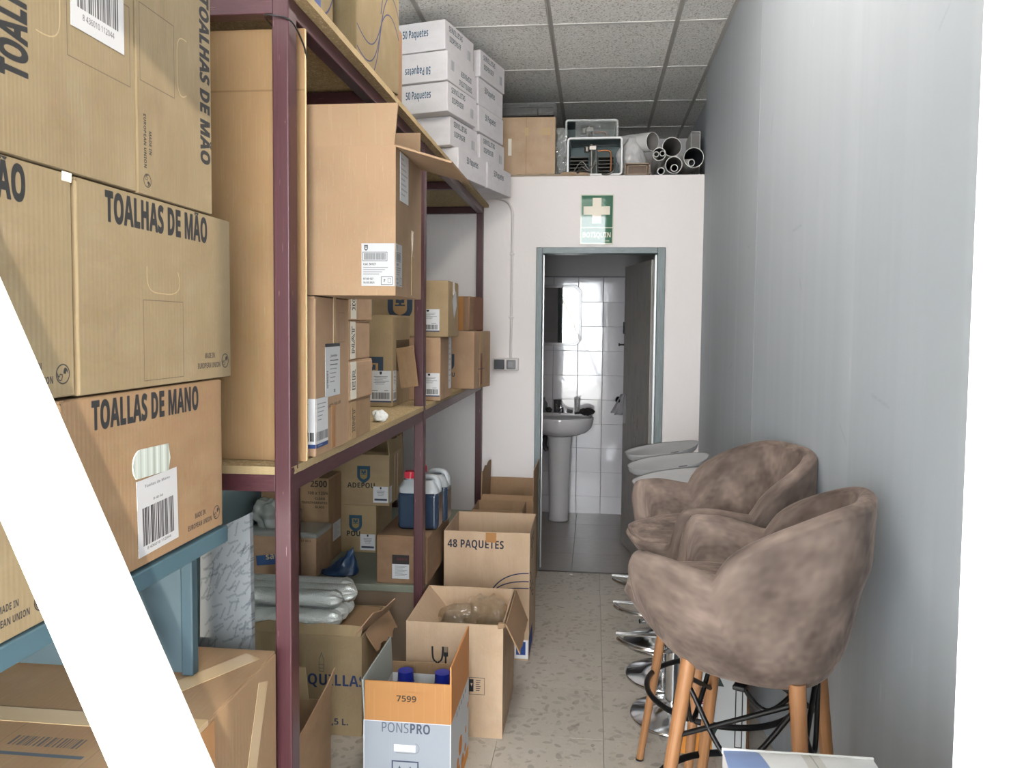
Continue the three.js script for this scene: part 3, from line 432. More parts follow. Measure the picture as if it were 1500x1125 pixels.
// ---------------------------------------------------------------- on top of the rack
{
  const wave = (x, w, h) => waves(x, [[0, h * 0.62, w * 0.3, h * 0.80, w * 0.42, h * 0.72, w * 0.55, h * 0.50], [w * 0.55, h * 0.50, w * 0.68, h * 0.30, w * 0.85, h * 0.32, w, h * 0.52], [0, h * 0.80, w * 0.3, h * 0.96, w * 0.45, h * 0.84, w * 0.55, h * 0.50], [w * 0.52, h * 0.6, w * 0.66, h * 0.12, w * 0.85, h * 0.1, w, h * 0.34], [w * 0.3, h, w * 0.5, h * 0.86, w * 0.5, h * 0.6, w * 0.6, h * 0.40], [w * 0.55, h * 0.4, w * 0.68, h * -0.1, w * 0.85, h * -0.1, w, h * 0.16]], 0.004);
  const t1 = carton('cardboard_box', 'tan carton with dark wavy lines at the near end of the rack top', [-0.94, -0.69], [SH2, 2.70], [2.33, 2.60], 'dusk', { turn: -0.24, group: 'cartons with wavy lines' });
  printed(t1, 'right', wave); printed(t1, 'front', (x, w, h) => waves(x, [[w * 0.3, h * 0.82, w * 0.6, h * 0.84, w * 0.8, h * 0.82, w, h * 0.86]], 0.004));
  const t0 = carton('cardboard_box', 'carton with blue print half hidden at the rack top, beside the wavy-lined carton', [-1.12, -0.80], [SH2, 2.66], [2.02, 2.29], 'dusk', { turn: -0.1 });
  printed(t0, 'right', (x, w, h) => { x.fillStyle = '#3b4a78'; x.fillRect(w * 0.3, h * 0.45, w * 0.4, h * 0.5); waves(x, [[0, h * 0.9, w * 0.4, h * 0.3, w * 0.7, h * 0.9, w, h * 0.4]], 0.006); });
  carton('cardboard_box', 'dark brown carton in shadow between the wavy carton and the white boxes', [-1.0, -0.735], [SH2, 2.66], [2.66, 2.9], 'dark');
  // napkin boxes
  const napkinSide = (flip) => (x, w, h) => { if (flip) { x.translate(w, h); x.rotate(Math.PI); } fit(x, 'SERVILLETAS', w * 0.36, h * 0.3, h * 0.27, w * 0.48, { color: '#47545f' }); fit(x, 'DISPENSER', w * 0.33, h * 0.64, h * 0.27, w * 0.40, { color: '#47545f' }); bars(x, w * 0.78, h * 0.42, w * 0.11, h * 0.34, 8, '#8f959c'); };
  const fifty = (flip) => (x, w, h) => { if (flip) { x.translate(w, h); x.rotate(Math.PI); } fit(x, '50 Paquetes', w * (flip ? 0.45 : 0.55), h * 0.5, h * 0.38, 0.145, { color: '#3c5a74' }); };
  const H = 0.146, spot = [[-0.7375, 3.90, 0.0], [-0.7375, 3.884, 0], [-0.735, 3.80, 0], [-0.739, 3.785, 0], [-0.7446, 3.78, 0]];
  const ord = ['lowest', 'second', 'third', 'fourth', 'topmost'];
  function napkin(k, cx, cd, turn, front, side, label) { // (cx, cd) is the near corner on the aisle
    const w = 0.36, d = 0.35, c = Math.cos(turn), s = Math.sin(turn), ox = -w / 2 * c + -d / 2 * s, oz = w / 2 * s - d / 2 * c;
    const x = cx + ox, z = -cd + oz, b = carton('napkin_box', label, [x - w / 2, x + w / 2], [SH2 + k * H, SH2 + (k + 1) * H - 0.002], [-z - d / 2, -z + d / 2], 'white', { turn, group: 'white napkin boxes on the rack', category: 'box' });
    if (front) printed(b, 'front', front, 512); if (side) printed(b, 'right', side, 512); return b;
  }
  for (let k = 0; k < 5; k++) { const sp = [[-0.70, 3.92], [-0.7375, 3.884], [-0.735, 3.80], [-0.733, 3.785], [-0.7446, 3.78]][k];
    napkin(k, sp[0], sp[1], -0.25 - [0.02, 0, 0.015, -0.01, 0][k], k > 1 ? fifty(k === 3) : null, k === 0 ? (x, w, h) => fit(x, '50 Paquetes', w * 0.5, h * 0.45, h * 0.34, 0.15, { color: '#44515c' }) : napkinSide(k === 3), ord[k] + ' white napkin box in the near column on top of the rack'); }
  for (let k = 0; k < 5; k++) napkin(k, [-0.60, -0.638, -0.64, -0.644, -0.634][k], [4.285, 4.245, 4.205, 4.20, 4.20][k], -0.27, null, k === 1 || k === 4 ? napkinSide(false) : (x, w, h) => fit(x, '50 Paquetes', w * 0.46, h * 0.45, h * 0.34, 0.15, { color: '#44515c' }), ord[k] + ' white napkin box in the far column, next to the taped loft carton');
}

// ---------------------------------------------------------------- under the middle shelf
const FL = 0.44; // low plinth
{
  const p = thing('plinth', 'low grey-green platform under the rack carrying the crested cartons', 'platform', [0, 0, 0]);
  part('deck', span(-1.58, -0.72, FL - 0.03, FL, 3.20, 4.6, 0.003), std('#8b8f80', 0.8, { bumpMap: rep(plaster, 3, 3), bumpScale: 0.003 }), p);
  part('front_board', span(-1.58, -0.73, 0, FL - 0.03, 3.21, 3.23), std('#7d6a58', 0.9), p); part('side_board', span(-0.745, -0.73, 0, FL - 0.03, 3.23, 4.6), std('#7d6a58', 0.9), p);
  const crest = (name, cx) => (x, w, h) => { shield(x, w * cx, h * 0.38, 0.066, '#2c4a5c', '#84734f'); txt(x, name, w * (cx - 0.03), h * 0.66, 0.036, { color: '#2c2d2c' }); };
  const l4 = carton('cardboard_box', 'lower of two blue-crested cartons, standing on the grey-green platform', [-1.48, -1.05], [FL, 0.675], [3.65, 3.95], 'olive');
  printed(l4, 'front', crest('POU', 0.76)); onFace(l4, 'front', 'label', 0.075, 0.08, 0.172, -0.065, labelMats.small, 0.0014);
  const l3 = carton('cardboard_box', 'upper of two blue-crested cartons, its dark lid flaps raised', [-1.44, -0.985], [0.677, 0.925], [3.65, 3.93], 'olive', { open: true });
  printed(l3, 'front', crest('ADEPOU', 0.72)); onFace(l3, 'front', 'label', 0.075, 0.08, 0.185, -0.07, labelMats.small, 0.0014); onFace(l3, 'right', 'label', 0.04, 0.08, -0.118, -0.07, labelMats.plain, 0.0014);
  flap(l3, 'front', 0.03, -1.2, { ragged: 0.004 }); flap(l3, 'right', 0.07, -0.1, { ragged: 0.006 }); flap(l3, 'back', 0.09, 0.0, { ragged: 0.005 });
  for (const v of [-0.09, -0.03]) onFace(l3, 'right', 'tape', 0.02, 0.22, v + 0.06, 0, clearTape, 0.001);
  const l1 = carton('cardboard_box', 'carton printed 2500 behind the box with the grey film lid', [-1.55, -1.222], [FL, 0.845], [3.45, 3.64], 'brown');
  printed(l1, 'front', (x, w, h) => { txt(x, '2500', w * 0.86, h * 0.10, 0.042, { sx: 0.9, color: '#2b221c', align: 'center' }); txt(x, '100 x 125%', w * 0.86, h * 0.19, 0.02, { color: '#3a2d24' }); txt(x, 'CLEAN', w * 0.88, h * 0.25, 0.016, { color: '#3a2d24' }); txt(x, 'TRANSPARENTES', w * 0.8, h * 0.30, 0.016, { color: '#3a2d24' }); txt(x, 'GLASS', w * 0.88, h * 0.35, 0.016, { color: '#3a2d24' }); txt(x, '(5)', w * 0.42, h * 0.43, 0.05, { color: '#2b221c' }); txt(x, 'K', w * 0.40, h * 0.53, 0.05, { color: '#2b221c' }); });
  onFace(l1, 'right', 'label', 0.11, 0.085, 0.02, -0.07, labelMats.plain, 0.0014);
  const l2 = carton('cardboard_box', 'brown carton with blue brand tape and a grey film lid', [-1.54, -1.207], [FL, 0.618], [3.25, 3.44], 'amber');
  printed(l2, 'front', (x, w, h) => { x.save(); x.translate(w * 0.5, h * 0.55); x.rotate(-0.12); x.fillStyle = '#2f4c78'; x.fillRect(-w * 0.34, -h * 0.12, w * 0.6, h * 0.26); txt(x, 'sanyc', -w * 0.04, 0, 0.04, { color: '#c8b492' }); x.restore(); txt(x, 'REF 60.2', w * 0.86, h * 0.1, 0.014, { color: '#5a4430' }); });
  part('film_lid', lumpy(rbox(0.34, 0.03, 0.2, 0.012, 0, 0.184, -0.005, 4), 0.006, 18), phys('#8f918c', 0.3, { clearcoat: 0.5 }), l2);
  const bag = single('blue_bag', lumpy(new THREE.ConeGeometry(0.085, 0.12, 40, 16).applyMatrix4(new THREE.Matrix4().makeShear(0, 0, 0.55, 0, 0, 0)).scale(1, 1, 0.55), 0.02, 16), phys('#1d3a5c', 0.4), 'crumpled blue plastic bag at the foot of the film-lidded carton', 'bag', [-1.09, FL + 0.068, 3.31]);
  const wrap = single('plastic_wrapping', lumpy(new THREE.SphereGeometry(0.1, 40, 28).scale(1.1, 0.75, 0.6), 0.03, 14), phys('#a9aea9', 0.18, { clearcoat: 1, transmission: 0.3, thickness: 0 }), 'crumpled clear plastic wrapping behind the printed foam board', 'wrapping', [-1.44, 0.69, 3.36]);
  const l5 = carton('cardboard_box', 'plain carton with a black and white label carrying two blue canisters', [-0.925, -0.70], [FL, 0.652], [3.22, 3.72], 'dark');
  onFace(l5, 'front', 'label', 0.075, 0.105, -0.005, -0.03, labelMats.black, 0.0014);
  // jerrycans
  const can = thing('jerrycan', 'blue liquid canister with a red cap, the nearer of two', 'canister', [-0.765, 0.653, 3.37], 0, 'blue jerrycans');
  const blueLiquid = phys('#26354a', 0.22, { clearcoat: 0.5, clearcoatRoughness: 0.2 }), hdpe = phys('#b7bcc0', 0.35, { transmission: 0.25, thickness: 0 });
  part('body', rbox(0.185, 0.17, 0.12, 0.022, 0, 0.085, 0, 4), blueLiquid, can);
  const shd = gridSurface(48, 10, (u, v) => { const a = u * Math.PI * 2, c = Math.cos(a), s = Math.sin(a), k = 1 - 0.42 * v * v, q = 1 / Math.pow(Math.pow(Math.abs(c), 6) + Math.pow(Math.abs(s), 6), 1 / 6); return [q * c * 0.0915 * (1 - 0.3 * v * v) - 0.006 * v, 0.165 + 0.055 * v, -q * s * 0.059 * k]; }, true);
  part('shoulder', shd, hdpe, can);
  const grip = part('handle', tube([V(-0.015, 0.205, 0), V(0.005, 0.226, 0), V(0.045, 0.231, 0), V(0.072, 0.220, 0), V(0.082, 0.19, 0), V(0.082, 0.165, 0)], 0.014, 10, 40), hdpe, can);
  part('neck', cyl(0.022, 0.024, 0.02, 24, -0.045, 0.222, 0), hdpe, can);
  const cap = []; for (let i = 0; i < 20; i++) { const a = i / 20 * 6.283; cap.push(box(0.004, 0.026, 0.004, -0.045 + Math.cos(a) * 0.026, 0.238, Math.sin(a) * 0.026)); }
  part('cap', merged([cyl(0.026, 0.027, 0.03, 28, -0.045, 0.24, 0), ...cap]), phys('#c21f36', 0.3), can);
  const can2 = clones(can, 'blue liquid canister with a red cap, behind the nearer one'); can2.position.set(-0.752, 0.653, -3.515);
}
{ // silver rolls on the open carton
  const foil = phys('#d6d9d6', 0.3, { metalness: 0.55, bumpMap: rep(plaster, 4, 8), bumpScale: 0.004 });
  const prof = (L) => { const g = gridSurface(28, 40, (u, v) => { const a = u * 6.28318, e = Math.min(v, 1 - v) * 40; const r = 0.034 * (e < 1 ? 0.15 + 0.55 * e : e < 3 ? 0.7 + 0.15 * (e - 1) : 1) * (1 + 0.03 * noise.noise(v * 9, Math.cos(a) * 1.3, Math.sin(a) * 1.3)) * (e < 3 ? 1 + 0.15 * Math.sin(a * 7) : 1); return [(v - 0.5) * L, Math.sin(a) * r, Math.cos(a) * r]; }, true); return g; };
  const g = prof(0.48), spots = [[-1.19, 0.423, 2.835], [-1.19, 0.423, 2.910], [-1.19, 0.423, 2.985], [-1.20, 0.489, 2.873], [-1.165, 0.489, 2.948], [-1.2, 0.489, 3.023]];
  const names = ['nearest foil roll of the lower row, under the front upper roll', 'middle foil roll of the lower row', 'rear foil roll of the lower row', 'silver foil roll on top at the front, its end crimped', 'silver foil roll on top in the middle, its end reaching furthest right', 'silver foil roll on top at the back'];
  spots.forEach(([x, y, d], i) => { const m = single('foil_roll', g, foil, names[i], 'roll', [x, y, d], 'silver foil rolls'); m.rotation.x = i * 1.1; });
}
{ // the napkin carton below them, torn open
  const j = carton('cardboard_box', 'torn open carton reading BOQUILLAS 1,5 L under the silver rolls', [-1.34, -0.853], [0, 0.384], [2.77, 3.10], 'olive', { open: true });
  printed(j, 'front', (x, w, h) => { txt(x, 'BOQUILLAS', w * 0.72, h * 0.5, 0.06, { sx: 0.95, color: '#26355c' }); txt(x, '1,5 L.', w * 0.81, h * 0.9, 0.036, { color: '#353a4e' }); x.strokeStyle = '#5d5c58'; x.lineWidth = 0.002; x.beginPath(); x.moveTo(w * 0.66, h * 0.36); x.lineTo(w * 0.66, h * 0.25); x.lineTo(w * 0.68, h * 0.17); x.lineTo(w * 0.70, h * 0.25); x.lineTo(w * 0.70, h * 0.36); x.closePath(); x.stroke(); x.strokeRect(w * 0.66, h * 0.29, w * 0.04, h * 0.04); });
  part('lid_sheet', rbox(0.46, 0.004, 0.31, 0.001, 0, 0.381, 0), kraftMat('brown'), j);
  flap(j, 'front', 0.04, -0.7, { ragged: 0.008 }); 
  const torn = new THREE.Shape(); torn.moveTo(-0.13, 0); torn.lineTo(0.12, 0); torn.lineTo(0.16, 0.03); torn.lineTo(0.13, 0.07); torn.lineTo(0.04, 0.055); torn.lineTo(-0.06, 0.10); torn.lineTo(-0.12, 0.04); torn.closePath();
  const q = part('flap', lumpy(new THREE.ExtrudeGeometry(torn, { depth: 0.004, bevelEnabled: false, steps: 1 }), 0.002, 30), kraftMat('amber'), j); q.rotation.order = 'YXZ'; q.rotation.set(0.55, 1.35, 0.1); q.position.set(0.24, 0.385, 0.04);
  const q2 = part('flap', flapShape(0.26, 0.09, -0.01, 0.012), kraftMat('rosy'), j); q2.rotation.order = 'YXZ'; q2.rotation.set(2.6, 1.5, 0); q2.position.set(0.247, 0.384, -0.02);
  const f = carton('cardboard_box', 'small open carton with bent flaps beside the foot of the nearest maroon post', [-1.18, -0.862], [0, 0.30], [2.06, 2.45], 'rosy', { open: true });
  { const b = part('flap', flapShape(0.25, 0.11, -0.012), kraftMat('olive'), f); b.position.set(-0.04, 0.299, -0.19); }
  const rf = new THREE.Shape(); rf.moveTo(-0.18, 0); rf.lineTo(0.18, 0); rf.lineTo(0.182, 0.06); rf.lineTo(0.195, 0.115); rf.lineTo(0.13, 0.085); rf.lineTo(-0.05, 0.04); rf.lineTo(-0.18, 0.02); rf.closePath();
  const fr = part('flap', new THREE.ExtrudeGeometry(rf, { depth: 0.004, bevelEnabled: false }), kraftMat('rosy'), f); fr.rotation.order = 'YXZ'; fr.rotation.set(0.12, Math.PI / 2, 0); fr.position.set(0.158, 0.298, 0);
  flap(f, 'front', 0.1, 2.6); flap(f, 'left', 0.14, 1.2);
  part('torn_edge', box(0.006, 0.16, 0.012, 0.165, 0.22, 0.19), std('#dcd8cf', 0.8), f);
}

// ---------------------------------------------------------------- cartons along the aisle
{
  const n1 = carton('cardboard_box', 'furthest open carton with tall side flaps beside the washroom door frame', [-0.645, -0.335], [0, 0.545], [4.42, 4.82], 'rosy', { open: true });
  flap(n1, 'left', 0.17, -0.02, { ragged: 0.01 }); flap(n1, 'right', 0.18, 0.02); { const b = flap(n1, 'back', 0.06, 0.1); onFace(n1, 'front', 'stamp', 0.03, 0.012, 0.03, 0.24, std('#4a3a30', 0.9), 0.001); }
  flap(n1, 'front', 0.05, -1.1, { mat: kraftMat('rosy') });
  const n2 = carton('cardboard_box', 'open carton just behind the 48 PAQUETES box, only its rim showing', [-0.655, -0.375], [0, 0.55], [4.16, 4.40], 'rosy', { open: true });
  const p48 = carton('cardboard_box', 'tall open carton reading 48 PAQUETES with dark wavy lines', [-0.685, -0.280], [0, 0.602], [3.515, 3.90], 'pale', { open: true, group: 'cartons with wavy lines' });
  printed(p48, 'front', (x, w, h) => { fit(x, '48 PAQUETES', w * 0.375, h * 0.125, 0.052, w * 0.67, { color: '#2b2a38' }); waves(x, [[w * 0.58, h * 0.44, w * 0.68, h * 0.34, w * 0.85, h * 0.31, w, h * 0.31], [w * 0.6, h * 0.45, w * 0.7, h * 0.39, w * 0.85, h * 0.375, w, h * 0.375], [w * 0.66, h * 0.46, w * 0.76, h * 0.43, w * 0.88, h * 0.43, w, h * 0.43]], 0.005); x.fillStyle = '#eceef2'; x.fillRect(w * 0.84, h * 0.84, w * 0.16, h * 0.15); x.fillStyle = '#2c4d97'; x.fillRect(w * 0.86, h * 0.855, w * 0.11, h * 0.105); });
  printed(p48, 'right', (x, w, h) => { for (let i = 0; i < 4; i++) txt(x, ['48 PAQUETES', 'SERVILLETAS', 'MESA', '40 x 40'][i], w * 0.4, h * (0.1 + i * 0.05), 0.03, { color: '#4a3d3a' }); waves(x, [[0, h * 0.31, w * 0.2, h * 0.30, w * 0.4, h * 0.5, w * 0.6, h * 0.52], [0, h * 0.375, w * 0.2, h * 0.37, w * 0.4, h * 0.56, w * 0.6, h * 0.57], [0, h * 0.43, w * 0.2, h * 0.43, w * 0.4, h * 0.6, w * 0.6, h * 0.6]], 0.005); x.fillStyle = '#2c4d97'; x.fillRect(0, h * 0.82, w * 0.5, h * 0.15); });
  onFace(p48, 'front', 'tape', 0.05, 0.045, 0.02, 0.276, tapeMat, 0.0010);
  flap(p48, 'front', 0.15, -3.0); flap(p48, 'back', 0.15, -3.02);

  const fk = carton('cardboard_box', 'open carton with a glass-and-fork mark, full of clear plastic bags', [-0.694, -0.322], [0, 0.437], [2.82, 3.23], 'pale', { open: true });
  printed(fk, 'front', (x, w, h) => { x.save(); x.translate(0, h * 0.06); x.scale(1, 0.62); x.strokeStyle = x.fillStyle = '#22262a'; x.lineWidth = 0.007; // wine glass
    x.beginPath(); x.moveTo(w * 0.27, h * 0.24); x.bezierCurveTo(w * 0.27, h * 0.42, w * 0.28, h * 0.44, w * 0.31, h * 0.46); x.bezierCurveTo(w * 0.33, h * 0.50, w * 0.31, h * 0.53, w * 0.27, h * 0.55); x.moveTo(w * 0.38, h * 0.24); x.bezierCurveTo(w * 0.38, h * 0.42, w * 0.37, h * 0.44, w * 0.34, h * 0.46); x.bezierCurveTo(w * 0.32, h * 0.50, w * 0.34, h * 0.53, w * 0.38, h * 0.55); x.stroke();
    x.lineWidth = 0.0026; for (let i = 0; i < 4; i++) { x.beginPath(); x.moveTo(w * (0.39 + i * 0.014), h * 0.24); x.lineTo(w * (0.39 + i * 0.014), h * 0.33); x.stroke(); } x.fillRect(w * 0.388, h * 0.32, w * 0.048, h * 0.06); x.fillRect(w * 0.402, h * 0.36, w * 0.018, h * 0.19);
    x.lineWidth = 0.006; x.beginPath(); x.arc(w * 0.585, h * 0.40, w * 0.05, 0.6, 3.4); x.stroke(); x.fillRect(w * 0.56, h * 0.25, w * 0.03, h * 0.02);
    x.restore(); x.translate(0, -h * 0.10); x.strokeStyle = x.fillStyle = '#22262a'; x.lineWidth = 0.0014; x.strokeRect(w * 0.66, h * 0.57, w * 0.16, h * 0.15); x.fillRect(w * 0.66, h * 0.585, w * 0.045, h * 0.11); for (let i = 0; i < 6; i++) x.fillRect(w * 0.73, h * (0.59 + i * 0.018), w * (0.05 - 0.006 * (i % 3)), h * 0.005); x.fillStyle = '#c9ae94'; x.beginPath(); x.moveTo(w * 0.672, h * 0.62); x.lineTo(w * 0.697, h * 0.62); x.lineTo(w * 0.685, h * 0.65); x.fill(); });
  flap(fk, 'left', 0.12, -2.4, { ragged: 0.006 }); flap(fk, 'back', 0.12, -3.0); 
  const rfl = part('flap', flapShape(0.38, 0.13, -0.02, 0.006), kraftMat('rosy'), fk); rfl.rotation.order = 'YXZ'; rfl.rotation.set(2.72, Math.PI / 2, 0); rfl.position.set(0.194, 0.436, 0);
  part('torn_corner', lumpy(rbox(0.03, 0.022, 0.02, 0.006, 0.18, 0.436, 0.198, 3), 0.005, 60), kraftMat('rosy'), fk);
  const film = phys('#efe8da', 0.05, { transmission: 0.9, thickness: 0, clearcoat: 1, clearcoatRoughness: 0.05, side: THREE.DoubleSide });
  const bagG = (o) => lumpy(new THREE.SphereGeometry(0.076, 72, 52).scale(1.1, 0.85, 0.9), 0.028, 21, o);
  single('plastic_bag', bagG(3), film, 'shiny clear plastic bag puffed up in the middle of the fork-marked carton', 'bag', [-0.53, 0.355, 3.06]);
  const b2 = single('plastic_bag', bagG(11).scale(1, 1.1, 1.2), film, 'clear plastic bag draped over the aisle side of the fork-marked carton', 'bag', [-0.415, 0.385, 3.07]); b2.rotation.z = 0.5;
  single('plastic_bag', bagG(19), film, 'clear plastic bag lying low in the left of the fork-marked carton', 'bag', [-0.60, 0.25, 3.0]);

  const pp = carton('cardboard_box', 'orange and white open carton printed 7599 at the front of the aisle', [-0.718, -0.432], [0, 0.294], [2.35, 2.70], '#d9dce1', { open: true });
  pp.tone = 'white';
  printed(pp, 'front', (x, w, h) => { x.fillStyle = '#999fa7'; x.fillRect(0, 0, w, h); fit(x, 'PONS', w * 0.355, h * 0.115, h * 0.15, w * 0.33, { weight: 'normal', color: '#5a6270' }); fit(x, 'PRO', w * 0.655, h * 0.115, h * 0.15, w * 0.25, { color: '#4a5160' });
    x.strokeStyle = 'rgba(120,118,112,0.7)'; x.lineWidth = 0.002; x.beginPath(); x.moveTo(w * 0.37, h * 0.345); x.lineTo(w * 0.58, h * 0.345); x.bezierCurveTo(w * 0.66, h * 0.34, w * 0.66, h * 0.25, w * 0.6, h * 0.23); x.stroke(); x.fillStyle = 'rgba(255,255,255,0.7)'; x.fillRect(w * 0.35, h * 0.25, w * 0.25, h * 0.08);
    x.strokeStyle = x.fillStyle = '#3e4a5c'; x.lineWidth = 0.0045; x.strokeRect(w * 0.33, h * 0.44, w * 0.30, h * 0.36); for (const k of [0.415, 0.54]) { x.beginPath(); x.moveTo(w * (k - 0.045), h * 0.58); x.lineTo(w * k, h * 0.49); x.lineTo(w * (k + 0.045), h * 0.58); x.fill(); x.fillRect(w * (k - 0.012), h * 0.56, w * 0.024, h * 0.18); } x.fillRect(w * 0.36, h * 0.755, w * 0.24, h * 0.014); });
  printed(pp, 'right', (x, w, h) => { x.fillStyle = '#c9ced4'; x.fillRect(0, 0, w, h); x.fillStyle = '#cf7f3c'; for (let i = 0; i < 8; i++) { x.beginPath(); x.arc(w * rr(0.35, 1), h * rr(0.3, 1), w * rr(0.03, 0.1), 0, 7); x.fill(); } for (let i = 0; i < 5; i++) txt(x, 'x', w * (0.3 + i * 0.12), h * 0.08, 0.03, { color: '#4a5160' }); x.fillStyle = '#e09a4a'; x.fillRect(0, h * 0.86, w, h * 0.14); });
  const orange = std(0xffffff, 0.6, { map: canvasTex(512, 256, (x, w, h) => { x.fillStyle = '#ad7a45'; x.fillRect(0, 0, w, h); for (let i = 0; i < 300; i++) { x.fillStyle = 'rgba(255,230,180,0.05)'; x.fillRect(rnd() * w, rnd() * h, rr(1, 3), rr(10, 80)); } }) });
  const inner = std('#c98a52', 0.8), greyIn = std('#9ba19d', 0.8);
  flap(pp, 'front', 0.128, -0.02, { mat: orange }); flap(pp, 'right', 0.185, 0.0, { mat: inner }); flap(pp, 'left', 0.13, 0.05, { mat: greyIn }); flap(pp, 'back', 0.04, 0.0, { mat: kraftMat('brown') });
  const num = part('printed_panel', new THREE.PlaneGeometry(0.09, 0.04), std(0xffffff, 0.6, { map: canvasTex(256, 114, (x, w, h) => { x.fillStyle = '#ad7a45'; x.fillRect(0, 0, w, h); txt(x, '7599', w / 2, h / 2 + 4, 78, { sx: 1.1, color: '#3a2c18' }); }) }), pp); num.position.set(-0.002, 0.294 + 0.078, 0.1755);
  const jug = thing('drum_bottle', 'clear jug with a blue cap in the orange carton, left', 'bottle', [-0.645, 0.006, 2.615], 0, 'blue-capped jugs');
  part('body', lathe([[0, 0], [0.05, 0], [0.056, 0.012], [0.056, 0.215], [0.05, 0.25], [0.024, 0.28], [0.02, 0.292], [0, 0.292]]), phys('#9fb0a8', 0.15, { transmission: 0.6, thickness: 0 }), jug);
  part('cap', merged([cyl(0.027, 0.029, 0.045, 28, 0, 0.312, 0), new THREE.TorusGeometry(0.0285, 0.003, 8, 28).rotateX(Math.PI / 2).translate(0, 0.294, 0)]), phys('#1f2f9c', 0.3), jug);
  const j2 = clones(jug, 'clear jug with a blue cap in the orange carton, right'); j2.position.x = -0.512;
}

